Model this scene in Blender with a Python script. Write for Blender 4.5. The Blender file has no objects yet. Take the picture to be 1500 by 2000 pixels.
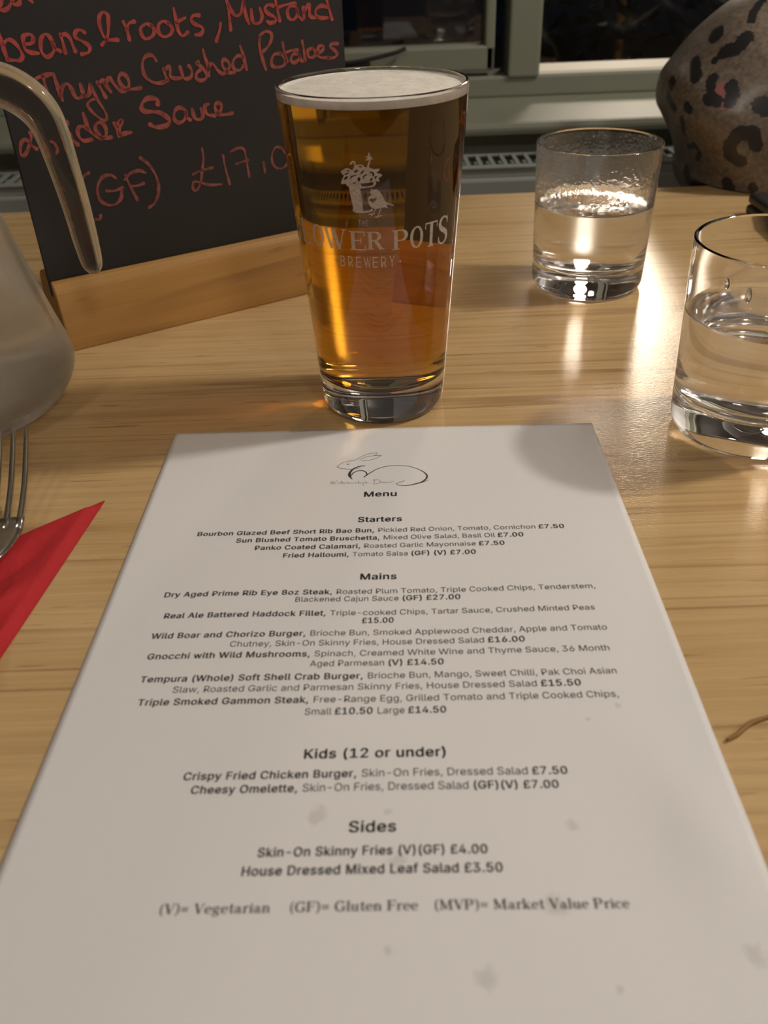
import bpy, bmesh, math, random
from mathutils import Vector, Matrix
random.seed(7)
T = 0.75            # height of the table top above the floor
SC = bpy.context.scene
COL = SC.collection
PI = math.pi

# ------------------------------------------------------------------ camera
F_PX, PITCH, ROLL, CAM_H = 1701.95, 0.60659, -0.03836, 0.21641
cam_d = bpy.data.cameras.new('camera'); cam = bpy.data.objects.new('camera', cam_d); COL.objects.link(cam)
cp, sp = math.cos(PITCH), math.sin(PITCH); cr, sr = math.cos(ROLL), math.sin(ROLL)
fwd = Vector((0, cp, -sp)); up0 = Vector((0, sp, cp)); rt0 = Vector((1, 0, 0))
rt = rt0*cr + up0*sr; up = -rt0*sr + up0*cr
cam.matrix_world = Matrix(((rt.x, up.x, -fwd.x, 0), (rt.y, up.y, -fwd.y, 0), (rt.z, up.z, -fwd.z, T+CAM_H), (0, 0, 0, 1)))
cam_d.sensor_fit = 'VERTICAL'; cam_d.sensor_height = 36.0; cam_d.sensor_width = 27.0
cam_d.lens = 36.0*F_PX/2000.0
cam_d.clip_start = 0.01; cam_d.clip_end = 60
cam_d.dof.use_dof = True; cam_d.dof.focus_distance = 0.43; cam_d.dof.aperture_fstop = 13.0
SC.camera = cam

# ------------------------------------------------------------------ world, lamps, exposure
W = bpy.data.worlds.new('night'); SC.world = W; W.use_nodes = True
W.node_tree.nodes['Background'].inputs['Color'].default_value = (0.25, 0.35, 0.6, 1)
W.node_tree.nodes['Background'].inputs['Strength'].default_value = 0.004
def lamp(name, loc, watts, radius, col):
    d = bpy.data.lights.new(name, 'POINT'); d.energy = watts; d.shadow_soft_size = radius; d.color = col
    o = bpy.data.objects.new(name, d); o.location = (loc[0], loc[1], loc[2]+T); COL.objects.link(o)
    return o
WARM = (1.0, 0.925, 0.84)
lamp('pendant_lamp', (1.02, 0.54, 1.14), 31, 0.055, WARM)       # the lamp that throws the glasses' shadows to the left
lamp('fill_lamp', (-0.9, -0.9, 1.5), 10, 0.12, WARM)  # unseen fill lamps, this and the next, added for ambient light
lamp('fill_lamp', (0.7, -1.5, 1.5), 17, 0.12, WARM)
lamp('courtyard_lamp', (0.95, 3.2, 1.08), 46, 0.20, (1.0, 0.86, 0.68))  # outside, through the window
vs = SC.view_settings
SC.display_settings.display_device = 'sRGB'
vs.view_transform = 'Standard'; vs.look = 'None'; vs.gamma = 1.0; vs.use_curve_mapping = False; vs.exposure = 0.30
cy = SC.cycles
cy.max_bounces = 20; cy.transmission_bounces = 20; cy.glossy_bounces = 8; cy.diffuse_bounces = 4; cy.transparent_max_bounces = 16
cy.caustics_refractive = True; cy.caustics_reflective = True; cy.blur_glossy = 0.0; cy.sample_clamp_indirect = 40.0
cy.use_denoising = True

# ------------------------------------------------------------------ helpers
def V(x, y, z): return Vector((x, y, z+T))
def tag(o, label=None, cat=None, group=None, kind=None):
    if label: o['label'] = label
    if cat: o['category'] = cat
    if group: o['group'] = group
    if kind: o['kind'] = kind
    return o
def empty(name, loc=(0, 0, 0), label=None, cat=None, group=None, kind=None):
    o = bpy.data.objects.new(name, None); o.location = loc; COL.objects.link(o); o.empty_display_size = 0.02
    return tag(o, label, cat, group, kind)
def link_mesh(name, me, mats, parent=None, smooth=False):
    for m in (mats if isinstance(mats, (list, tuple)) else [mats]): me.materials.append(m)
    o = bpy.data.objects.new(name, me); COL.objects.link(o)
    if smooth:
        for p in me.polygons: p.use_smooth = True
    if parent is not None:                        # vertices are given in world space
        me.transform(Matrix.Translation(-Vector(parent_world(parent))))
        o.parent = parent
    return o
def parent_world(p):
    v = Vector(p.location)
    while p.parent is not None:
        p = p.parent; v = v + Vector(p.location)
    return v
def mesh_from(name, verts, faces, mats, parent=None, smooth=False, mi=None):
    me = bpy.data.meshes.new(name); me.from_pydata([tuple(v) for v in verts], [], faces); 
    if mi: me.polygons.foreach_set('material_index', mi)
    me.update()
    return link_mesh(name, me, mats, parent, smooth)
def bm_obj(name, bm, mats, parent=None, smooth=False):
    me = bpy.data.meshes.new(name); bmesh.ops.recalc_face_normals(bm, faces=bm.faces); bm.to_mesh(me); bm.free()
    return link_mesh(name, me, mats, parent, smooth)
def add_box(bm, x0, x1, y0, y1, z0, z1, bev=0.0, seg=2, rot=None, piv=None):
    r = bmesh.ops.create_cube(bm, size=1.0)
    vs_ = r['verts']
    for v in vs_:
        v.co = Vector(((x0+x1)/2 + v.co.x*(x1-x0), (y0+y1)/2 + v.co.y*(y1-y0), (z0+z1)/2 + v.co.z*(z1-z0)))
    if bev > 0:
        es = list({e for v in vs_ for e in v.link_edges})
        g = bmesh.ops.bevel(bm, geom=es, offset=bev, segments=seg, affect='EDGES', profile=0.6)
        vs_ = list({v for f in g['faces'] for v in f.verts} | {v for v in vs_ if v.is_valid})
    return vs_
def box(name, x0, x1, y0, y1, z0, z1, mat, parent=None, bev=0.0, seg=2):
    bm = bmesh.new(); add_box(bm, x0, x1, y0, y1, z0+T, z1+T, bev, seg)
    return bm_obj(name, bm, mat, parent)
def lathe(cx, cy_, prof, segs=128, closed=False):
    """prof: (r, z) points ordered so that the surface's outside lies to the right of travel going up the outer wall."""
    verts, faces, rows = [], [], []
    for r, z in prof:
        if r < 1e-6:
            rows.append([len(verts)]); verts.append(V(cx, cy_, z))
        else:
            rows.append(list(range(len(verts), len(verts)+segs)))
            verts += [V(cx + r*math.cos(2*PI*k/segs), cy_ + r*math.sin(2*PI*k/segs), z) for k in range(segs)]
    ring_of = []
    pairs = list(zip(range(len(rows)-1), range(1, len(rows))))
    if closed: pairs.append((len(rows)-1, 0))
    for i, j in pairs:
        a, b = rows[i], rows[j]
        for k in range(segs):
            k2 = (k+1) % segs
            if len(a) == 1 and len(b) == 1: continue
            if len(a) == 1: faces.append((a[0], b[k2], b[k]))
            elif len(b) == 1: faces.append((a[k], a[k2], b[0]))
            else: faces.append((a[k], a[k2], b[k2], b[k]))
            ring_of.append(i)
    return verts, faces, ring_of
def smooth_prof(pts, n=6):
    return catmull([Vector((p[0], p[1], 0)) for p in pts], n)
def catmull(P, n=8, closed=False):
    out = []; m = len(P)
    rng = range(m if closed else m-1)
    for i in rng:
        if closed: a, b, c, d = P[(i-1) % m], P[i], P[(i+1) % m], P[(i+2) % m]
        else:
            b, c = P[i], P[i+1]
            a = P[i-1] if i > 0 else b*2-c
            d = P[i+2] if i+2 < m else c*2-b
        for k in range(n):
            t = k/n
            out.append(0.5*((2*b) + (c-a)*t + (2*a-5*b+4*c-d)*t*t + (3*b-a-3*c+d)*t*t*t))
    if not closed: out.append(P[-1].copy())
    return out
def ribbon(pts, widths, n=7, caps=True):
    """a flat brush stroke in 2-D: returns (verts2d, faces)."""
    P = [Vector((p[0], p[1], w)) for p, w in zip(pts, widths)]
    Q = catmull(P, n) if len(P) > 2 else [P[0].lerp(P[-1], k/4) for k in range(5)]
    verts, faces = [], []
    m = len(Q)
    for i, q in enumerate(Q):
        a, b = Q[max(0, i-1)], Q[min(m-1, i+1)]
        d = Vector((b.x-a.x, b.y-a.y)); d = d.normalized() if d.length > 1e-9 else Vector((1, 0))
        nrm = Vector((-d.y, d.x)); w = max(q.z, 0.02)/2
        verts += [(q.x+nrm.x*w, q.y+nrm.y*w), (q.x-nrm.x*w, q.y-nrm.y*w)]
    for i in range(m-1): faces.append((2*i+1, 2*i+3, 2*i+2, 2*i))
    if caps:
        for idx, j in ((0, 1), (m-1, m-2)):
            q = Q[idx]; d = Vector((q.x-Q[j].x, q.y-Q[j].y)); d = d.normalized() if d.length > 1e-9 else Vector((1, 0))
            w = max(q.z, 0.02)/2; a0 = math.atan2(d.y, d.x); base = len(verts)
            verts += [(q.x+w*math.cos(a0-PI/2+PI*k/6), q.y+w*math.sin(a0-PI/2+PI*k/6)) for k in range(7)]
            faces.append(tuple(range(base, base+7)))
    return verts, faces
def merge2d(parts):
    V2, F2 = [], []
    for v, f in parts:
        b = len(V2); V2 += v; F2 += [tuple(i+b for i in q) for q in f]
    return V2, F2
def tube(path, radii, segs=20, ry=None, upv=Vector((0, 1, 0)), cap=True, power=2.0):
    """sweep an ellipse (radius radii[i] in the plane of the path, ry[i] along upv)."""
    verts, faces = [], []; m = len(path)
    for i, p in enumerate(path):
        d = (path[min(m-1, i+1)] - path[max(0, i-1)]).normalized()
        s = d.cross(upv).normalized(); u = s.cross(d).normalized()
        for k in range(segs):
            a = 2*PI*k/segs; c, q = math.cos(a), math.sin(a)
            if power == 'stadium':                     # flat front and back, round edges
                ya = (ry[i] if ry else radii[i])/radii[i]
                c = c*ya+math.copysign(1-ya, c) if abs(c) > 1e-6 else 0.0
            else:
                c = math.copysign(abs(c)**(2/power), c); q = math.copysign(abs(q)**(2/power), q)
            verts.append(p + s*radii[i]*c + u*(ry[i] if ry else radii[i])*q)
    for i in range(m-1):
        for k in range(segs):
            k2 = (k+1) % segs
            faces.append((i*segs+k, i*segs+k2, (i+1)*segs+k2, (i+1)*segs+k))
    if cap:
        faces.append(tuple(range(segs-1, -1, -1))); faces.append(tuple(range((m-1)*segs, m*segs)))
    return verts, faces
def tube_obj(name, path, radii, mat, parent=None, **kw):
    v, f = tube(path, radii, **kw)
    bm = bmesh.new(); me = bpy.data.meshes.new(name); me.from_pydata([tuple(x) for x in v], [], f); bm.from_mesh(me); bpy.data.meshes.remove(me)
    return bm_obj(name, bm, mat, parent, True)
def S3(x, a, b):
    t = min(1, max(0, (x-a)/(b-a))); return t*t*(3-2*t)

# ------------------------------------------------------------------ materials
def new_mat(name):
    m = bpy.data.materials.new(name); m.use_nodes = True; nt = m.node_tree
    return m, nt, nt.nodes['Principled BSDF'], nt.nodes['Material Output']
def nd(nt, typ, **kw):
    n = nt.nodes.new(typ)
    for k, v in kw.items():
        if k.startswith('_'): setattr(n, k[1:], v)
        else:
            n.inputs[k.replace('__', ' ')].default_value = v
    return n
def simple(name, col, rough=0.5, metal=0.0, spec=0.5, noise=0.0, nscale=60.0, bump=0.0, bscale=200.0, coat=0.0, coat_r=0.2):
    m, nt, p, out = new_mat(name)
    p.inputs['Base Color'].default_value = (*col, 1); p.inputs['Roughness'].default_value = rough
    p.inputs['Metallic'].default_value = metal; p.inputs['Specular IOR Level'].default_value = spec
    p.inputs['Coat Weight'].default_value = coat; p.inputs['Coat Roughness'].default_value = coat_r
    if noise or bump:
        tc = nd(nt, 'ShaderNodeTexCoord')
    if noise:
        n = nd(nt, 'ShaderNodeTexNoise', Scale=nscale, Detail=4.0); nt.links.new(tc.outputs['Object'], n.inputs['Vector'])
        r = nd(nt, 'ShaderNodeValToRGB'); r.color_ramp.elements[0].position = 0.3; r.color_ramp.elements[1].position = 0.7
        r.color_ramp.elements[0].color = tuple(c*(1-noise) for c in col)+(1,); r.color_ramp.elements[1].color = tuple(min(1, c*(1+noise)) for c in col)+(1,)
        nt.links.new(n.outputs['Fac'], r.inputs['Fac']); nt.links.new(r.outputs['Color'], p.inputs['Base Color'])
    if bump:
        n = nd(nt, 'ShaderNodeTexNoise', Scale=bscale, Detail=3.0); nt.links.new(tc.outputs['Object'], n.inputs['Vector'])
        b = nd(nt, 'ShaderNodeBump', Strength=bump, Distance=0.001); nt.links.new(n.outputs['Fac'], b.inputs['Height']); nt.links.new(b.outputs['Normal'], p.inputs['Normal'])
    return m
def glass(name, ior=1.5, rough=0.0, col=(1, 1, 1), ior_attr=False, absorb=None, density=0.0, bump=0.0, bscale=300.0, milk=0.0, milk_col=(0.6, 0.6, 0.58)):
    m, nt, p, out = new_mat(name); nt.nodes.remove(p)
    g = nd(nt, 'ShaderNodeBsdfGlass', Color=(*col, 1), Roughness=rough, IOR=ior)
    if ior_attr:
        a = nd(nt, 'ShaderNodeAttribute', _attribute_name='ior'); nt.links.new(a.outputs['Fac'], g.inputs['IOR'])
    if bump:
        tc = nd(nt, 'ShaderNodeTexCoord'); n = nd(nt, 'ShaderNodeTexNoise', Scale=bscale, Detail=2.0); nt.links.new(tc.outputs['Object'], n.inputs['Vector'])
        b = nd(nt, 'ShaderNodeBump', Strength=bump, Distance=0.001); nt.links.new(n.outputs['Fac'], b.inputs['Height']); nt.links.new(b.outputs['Normal'], g.inputs['Normal'])
    last = g
    if milk:
        d = nd(nt, 'ShaderNodeBsdfDiffuse', Color=(*milk_col, 1)); tr = nd(nt, 'ShaderNodeBsdfTranslucent', Color=(*milk_col, 1))
        mm = nd(nt, 'ShaderNodeMixShader', Fac=0.5); nt.links.new(d.outputs[0], mm.inputs[1]); nt.links.new(tr.outputs[0], mm.inputs[2])
        m2 = nd(nt, 'ShaderNodeMixShader', Fac=milk); nt.links.new(g.outputs[0], m2.inputs[1]); nt.links.new(mm.outputs[0], m2.inputs[2]); last = m2
    nt.links.new(last.outputs[0], out.inputs['Surface'])
    if absorb:
        va = nd(nt, 'ShaderNodeVolumeAbsorption', Color=(*absorb, 1), Density=density); nt.links.new(va.outputs[0], out.inputs['Volume'])
    return m
def wood(name, light, mid, dark, rough=0.35, rot=0.0, gs=1.0, streak=0.8, bump=0.12):
    m, nt, p, out = new_mat(name); L = nt.links.new
    tc = nd(nt, 'ShaderNodeTexCoord'); mp0 = nd(nt, 'ShaderNodeMapping'); mp0.inputs['Rotation'].default_value = (0, 0, rot); L(tc.outputs['Object'], mp0.inputs['Vector'])
    def layer(scale, detail=3.0, dist=0.0, rough_=0.5):
        mp = nd(nt, 'ShaderNodeMapping'); mp.inputs['Scale'].default_value = scale; L(mp0.outputs['Vector'], mp.inputs['Vector'])
        n = nd(nt, 'ShaderNodeTexNoise', Scale=1.0, Detail=detail, Roughness=rough_, Distortion=dist); L(mp.outputs['Vector'], n.inputs['Vector']); return n
    def ramp(src, stops):
        r = nd(nt, 'ShaderNodeValToRGB'); e = r.color_ramp.elements
        while len(e) < len(stops): e.new(0.5)
        for q, (pos, c) in zip(e, stops): q.position = pos; q.color = (*c, 1) if len(c) == 3 else c
        L(src.outputs['Fac'], r.inputs['Fac']); return r
    broad = ramp(layer((0.7*gs, 20*gs, 8*gs), 3.0, 0.1), [(0.3, light), (0.55, tuple((a+b)/2 for a, b in zip(light, mid))), (0.75, mid)])
    fine = ramp(layer((7*gs, 330*gs, 150*gs), 4.0, 0.1, 0.65), [(0.35, (0.88, 0.86, 0.83)), (0.62, (1.03, 1.03, 1.03))])
    ringsN = layer((0.9*gs, 38*gs, 17*gs), 3.0, 0.1, 0.42)
    rings = ramp(ringsN, [(0.0, (0, 0, 0)), (0.548, (0, 0, 0)), (0.562, (1, 1, 1)), (0.590, (0.12, 0.12, 0.12)), (0.66, (0, 0, 0))])
    ringsb = ramp(ringsN, [(0.0, (0, 0, 0)), (0.398, (0, 0, 0)), (0.408, (0.9, 0.9, 0.9)), (0.430, (0.1, 0.1, 0.1)), (0.48, (0, 0, 0))])
    dash = ramp(layer((26*gs, 420*gs, 180*gs), 2.0, 0.0), [(0.0, (0, 0, 0)), (0.64, (0, 0, 0)), (0.72, (0.9, 0.9, 0.9))])
    brk = ramp(layer((9*gs, 30*gs, 15*gs), 2.0), [(0.40, (0.15, 0.15, 0.15)), (0.62, (1, 1, 1))])
    mul = nd(nt, 'ShaderNodeMix', _data_type='RGBA', _blend_type='MULTIPLY'); mul.inputs['Factor'].default_value = 1.0
    L(broad.outputs['Color'], mul.inputs[6]); L(fine.outputs['Color'], mul.inputs[7])
    ad = nd(nt, 'ShaderNodeMath', _operation='ADD'); ad.use_clamp = True; L(rings.outputs['Color'], ad.inputs[0]); L(ringsb.outputs['Color'], ad.inputs[1])
    mb = nd(nt, 'ShaderNodeMath', _operation='MULTIPLY'); L(ad.outputs[0], mb.inputs[0]); L(brk.outputs['Color'], mb.inputs[1])
    mx = nd(nt, 'ShaderNodeMath', _operation='MAXIMUM'); L(mb.outputs[0], mx.inputs[0]); L(dash.outputs['Color'], mx.inputs[1])
    sc = nd(nt, 'ShaderNodeMath', _operation='MULTIPLY'); L(mx.outputs[0], sc.inputs[0]); sc.inputs[1].default_value = streak
    fin = nd(nt, 'ShaderNodeMix', _data_type='RGBA'); L(sc.outputs[0], fin.inputs['Factor']); L(mul.outputs[2], fin.inputs[6]); fin.inputs[7].default_value = (*dark, 1)
    L(fin.outputs[2], p.inputs['Base Color']); p.inputs['Roughness'].default_value = rough
    bn = layer((420*gs, 1300*gs, 900*gs), 2.0); b = nd(nt, 'ShaderNodeBump', Strength=bump, Distance=0.0002); L(bn.outputs['Fac'], b.inputs['Height']); L(b.outputs['Normal'], p.inputs['Normal'])
    return m
M = {}
M['table'] = wood('maple_laminate', (0.60, 0.415, 0.205), (0.545, 0.355, 0.158), (0.20, 0.10, 0.03), 0.20, streak=0.62, bump=0.42)
M['block'] = wood('oiled_pine', (0.42, 0.235, 0.068), (0.34, 0.160, 0.034), (0.12, 0.055, 0.015), 0.42, rot=-0.531, gs=0.8, streak=0.45)
M['sage'] = simple('sage_paint', (0.190, 0.196, 0.148), 0.42, noise=0.05, nscale=9)
M['wall'] = simple('cream_wall_paint', (0.20, 0.16, 0.125), 0.8, noise=0.04, nscale=4)
M['wall_r'] = simple('white_wall_paint', (0.40, 0.385, 0.37), 0.8, noise=0.03, nscale=4)
M['ceil'] = simple('ceiling_paint', (0.34, 0.31, 0.27), 0.9)
M['floor'] = wood('floor_boards', (0.20, 0.115, 0.055), (0.14, 0.075, 0.032), (0.05, 0.025, 0.01), 0.4, gs=0.3)
M['rad'] = simple('radiator_enamel', (0.27, 0.285, 0.265), 0.35)
M['dark'] = simple('dark_metal', (0.03, 0.028, 0.025), 0.4, metal=0.6)
M['black_board'] = simple('chalkboard_black', (0.012, 0.011, 0.0115), 0.6, noise=0.25, nscale=14)
M['chalk'] = simple('red_chalk_ink', (0.27, 0.062, 0.047), 0.85, noise=0.35, nscale=300)
M['chalk_fresh'] = simple('fresh_red_chalk_ink', (0.34, 0.055, 0.045), 0.85, noise=0.3, nscale=300)
M['chalk_faint'] = simple('faint_red_chalk_ink', (0.205, 0.055, 0.046), 0.85, noise=0.45, nscale=300)
M['ink'] = simple('printer_ink', (0.028, 0.026, 0.026), 0.7)
M['ink_grey'] = simple('grey_printer_ink', (0.17, 0.16, 0.155), 0.8)
M['ink_body'] = simple('body_printer_ink', (0.075, 0.070, 0.068), 0.75)
M['steel'] = simple('stainless_steel', (0.56, 0.54, 0.51), 0.16, metal=1.0, noise=0.05, nscale=200)
M['napkin'] = simple('red_tissue', (0.44, 0.014, 0.018), 0.85, noise=0.06, nscale=120, bump=0.3, bscale=700)
M['foam'] = simple('beer_foam', (0.76, 0.71, 0.63), 0.75, noise=0.10, nscale=160, bump=0.6, bscale=260)
def print_mat():
    m, nt, p, out = new_mat('white_glass_print')
    p.inputs['Base Color'].default_value = (0.50, 0.41, 0.33, 1); p.inputs['Roughness'].default_value = 0.6
    tc = nd(nt, 'ShaderNodeTexCoord'); n = nd(nt, 'ShaderNodeTexNoise', Scale=700.0, Detail=2.0); nt.links.new(tc.outputs['Object'], n.inputs['Vector'])
    r = nd(nt, 'ShaderNodeMapRange'); r.inputs['From Min'].default_value = 0.35; r.inputs['From Max'].default_value = 0.65; r.inputs['To Min'].default_value = 0.08; r.inputs['To Max'].default_value = 0.28
    nt.links.new(n.outputs['Fac'], r.inputs['Value'])
    t = nd(nt, 'ShaderNodeBsdfTransparent'); x = nd(nt, 'ShaderNodeMixShader'); nt.links.new(r.outputs[0], x.inputs['Fac'])
    nt.links.new(p.outputs[0], x.inputs[1]); nt.links.new(t.outputs[0], x.inputs[2]); nt.links.new(x.outputs[0], out.inputs['Surface']); return m
M['print'] = print_mat()
M['case'] = simple('black_leather', (0.020, 0.019, 0.020), 0.38, bump=0.4, bscale=900)
M['strand'] = simple('brown_fibre', (0.26, 0.13, 0.03), 0.6)
M['leaf'] = simple('shrub_leaf', (0.006, 0.008, 0.005), 0.9, spec=0.15)
M['earth'] = simple('garden_earth', (0.03, 0.03, 0.025), 0.9)
M['table_leg'] = simple('table_leg_metal', (0.04, 0.04, 0.04), 0.4, metal=0.5)
M['glass'] = glass('clear_glass', 1.5)
M['glass_mist'] = glass('misted_glass', 1.5, rough=0.10, bump=0.22, bscale=420, milk=0.07, milk_col=(0.6, 0.58, 0.58))
M['handle'] = glass('handle_glass', 1.49, col=(0.97, 0.95, 0.90))
M['lit_bead'] = simple('lit_bead_paint', (0.84, 0.79, 0.66), 0.3)  # paler than the sage frame, to paint lamplight onto the bead
M['handle_edge'] = glass('lit_handle_edge', 1.49, col=(0.97, 0.95, 0.90), rough=0.05, milk=0.32, milk_col=(0.78, 0.68, 0.50))  # beige milk paints in the light that brightens the handle's edges
M['jug'] = glass('frosted_jug_glass', 1.45, rough=0.2, milk=0.36, milk_col=(0.58, 0.52, 0.425))
M['glass_fog'] = glass('chilled_glass', 1.5, rough=0.07, milk=0.085, milk_col=(0.62, 0.60, 0.60))
M['jug_base'] = glass('jug_base_glass', 1.45, rough=0.12, milk=0.16, milk_col=(0.45, 0.43, 0.38))
M['water'] = glass('water', ior_attr=True)
M['beer'] = glass('beer', rough=0.045, ior_attr=True, absorb=(0.885, 0.705, 0.05), density=72.0)
def pane_mat():
    m, nt, p, out = new_mat('window_pane_glass'); nt.nodes.remove(p)
    t = nd(nt, 'ShaderNodeBsdfTransparent'); g = nd(nt, 'ShaderNodeBsdfGlossy', Roughness=0.01); f = nd(nt, 'ShaderNodeFresnel', IOR=1.5)
    mu = nd(nt, 'ShaderNodeMath', _operation='MULTIPLY'); mu.inputs[1].default_value = 1.0; nt.links.new(f.outputs[0], mu.inputs[0])
    x = nd(nt, 'ShaderNodeMixShader'); nt.links.new(mu.outputs[0], x.inputs['Fac']); nt.links.new(t.outputs[0], x.inputs[1]); nt.links.new(g.outputs[0], x.inputs[2])
    nt.links.new(x.outputs[0], out.inputs['Surface']); return m
M['pane'] = pane_mat()

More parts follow.
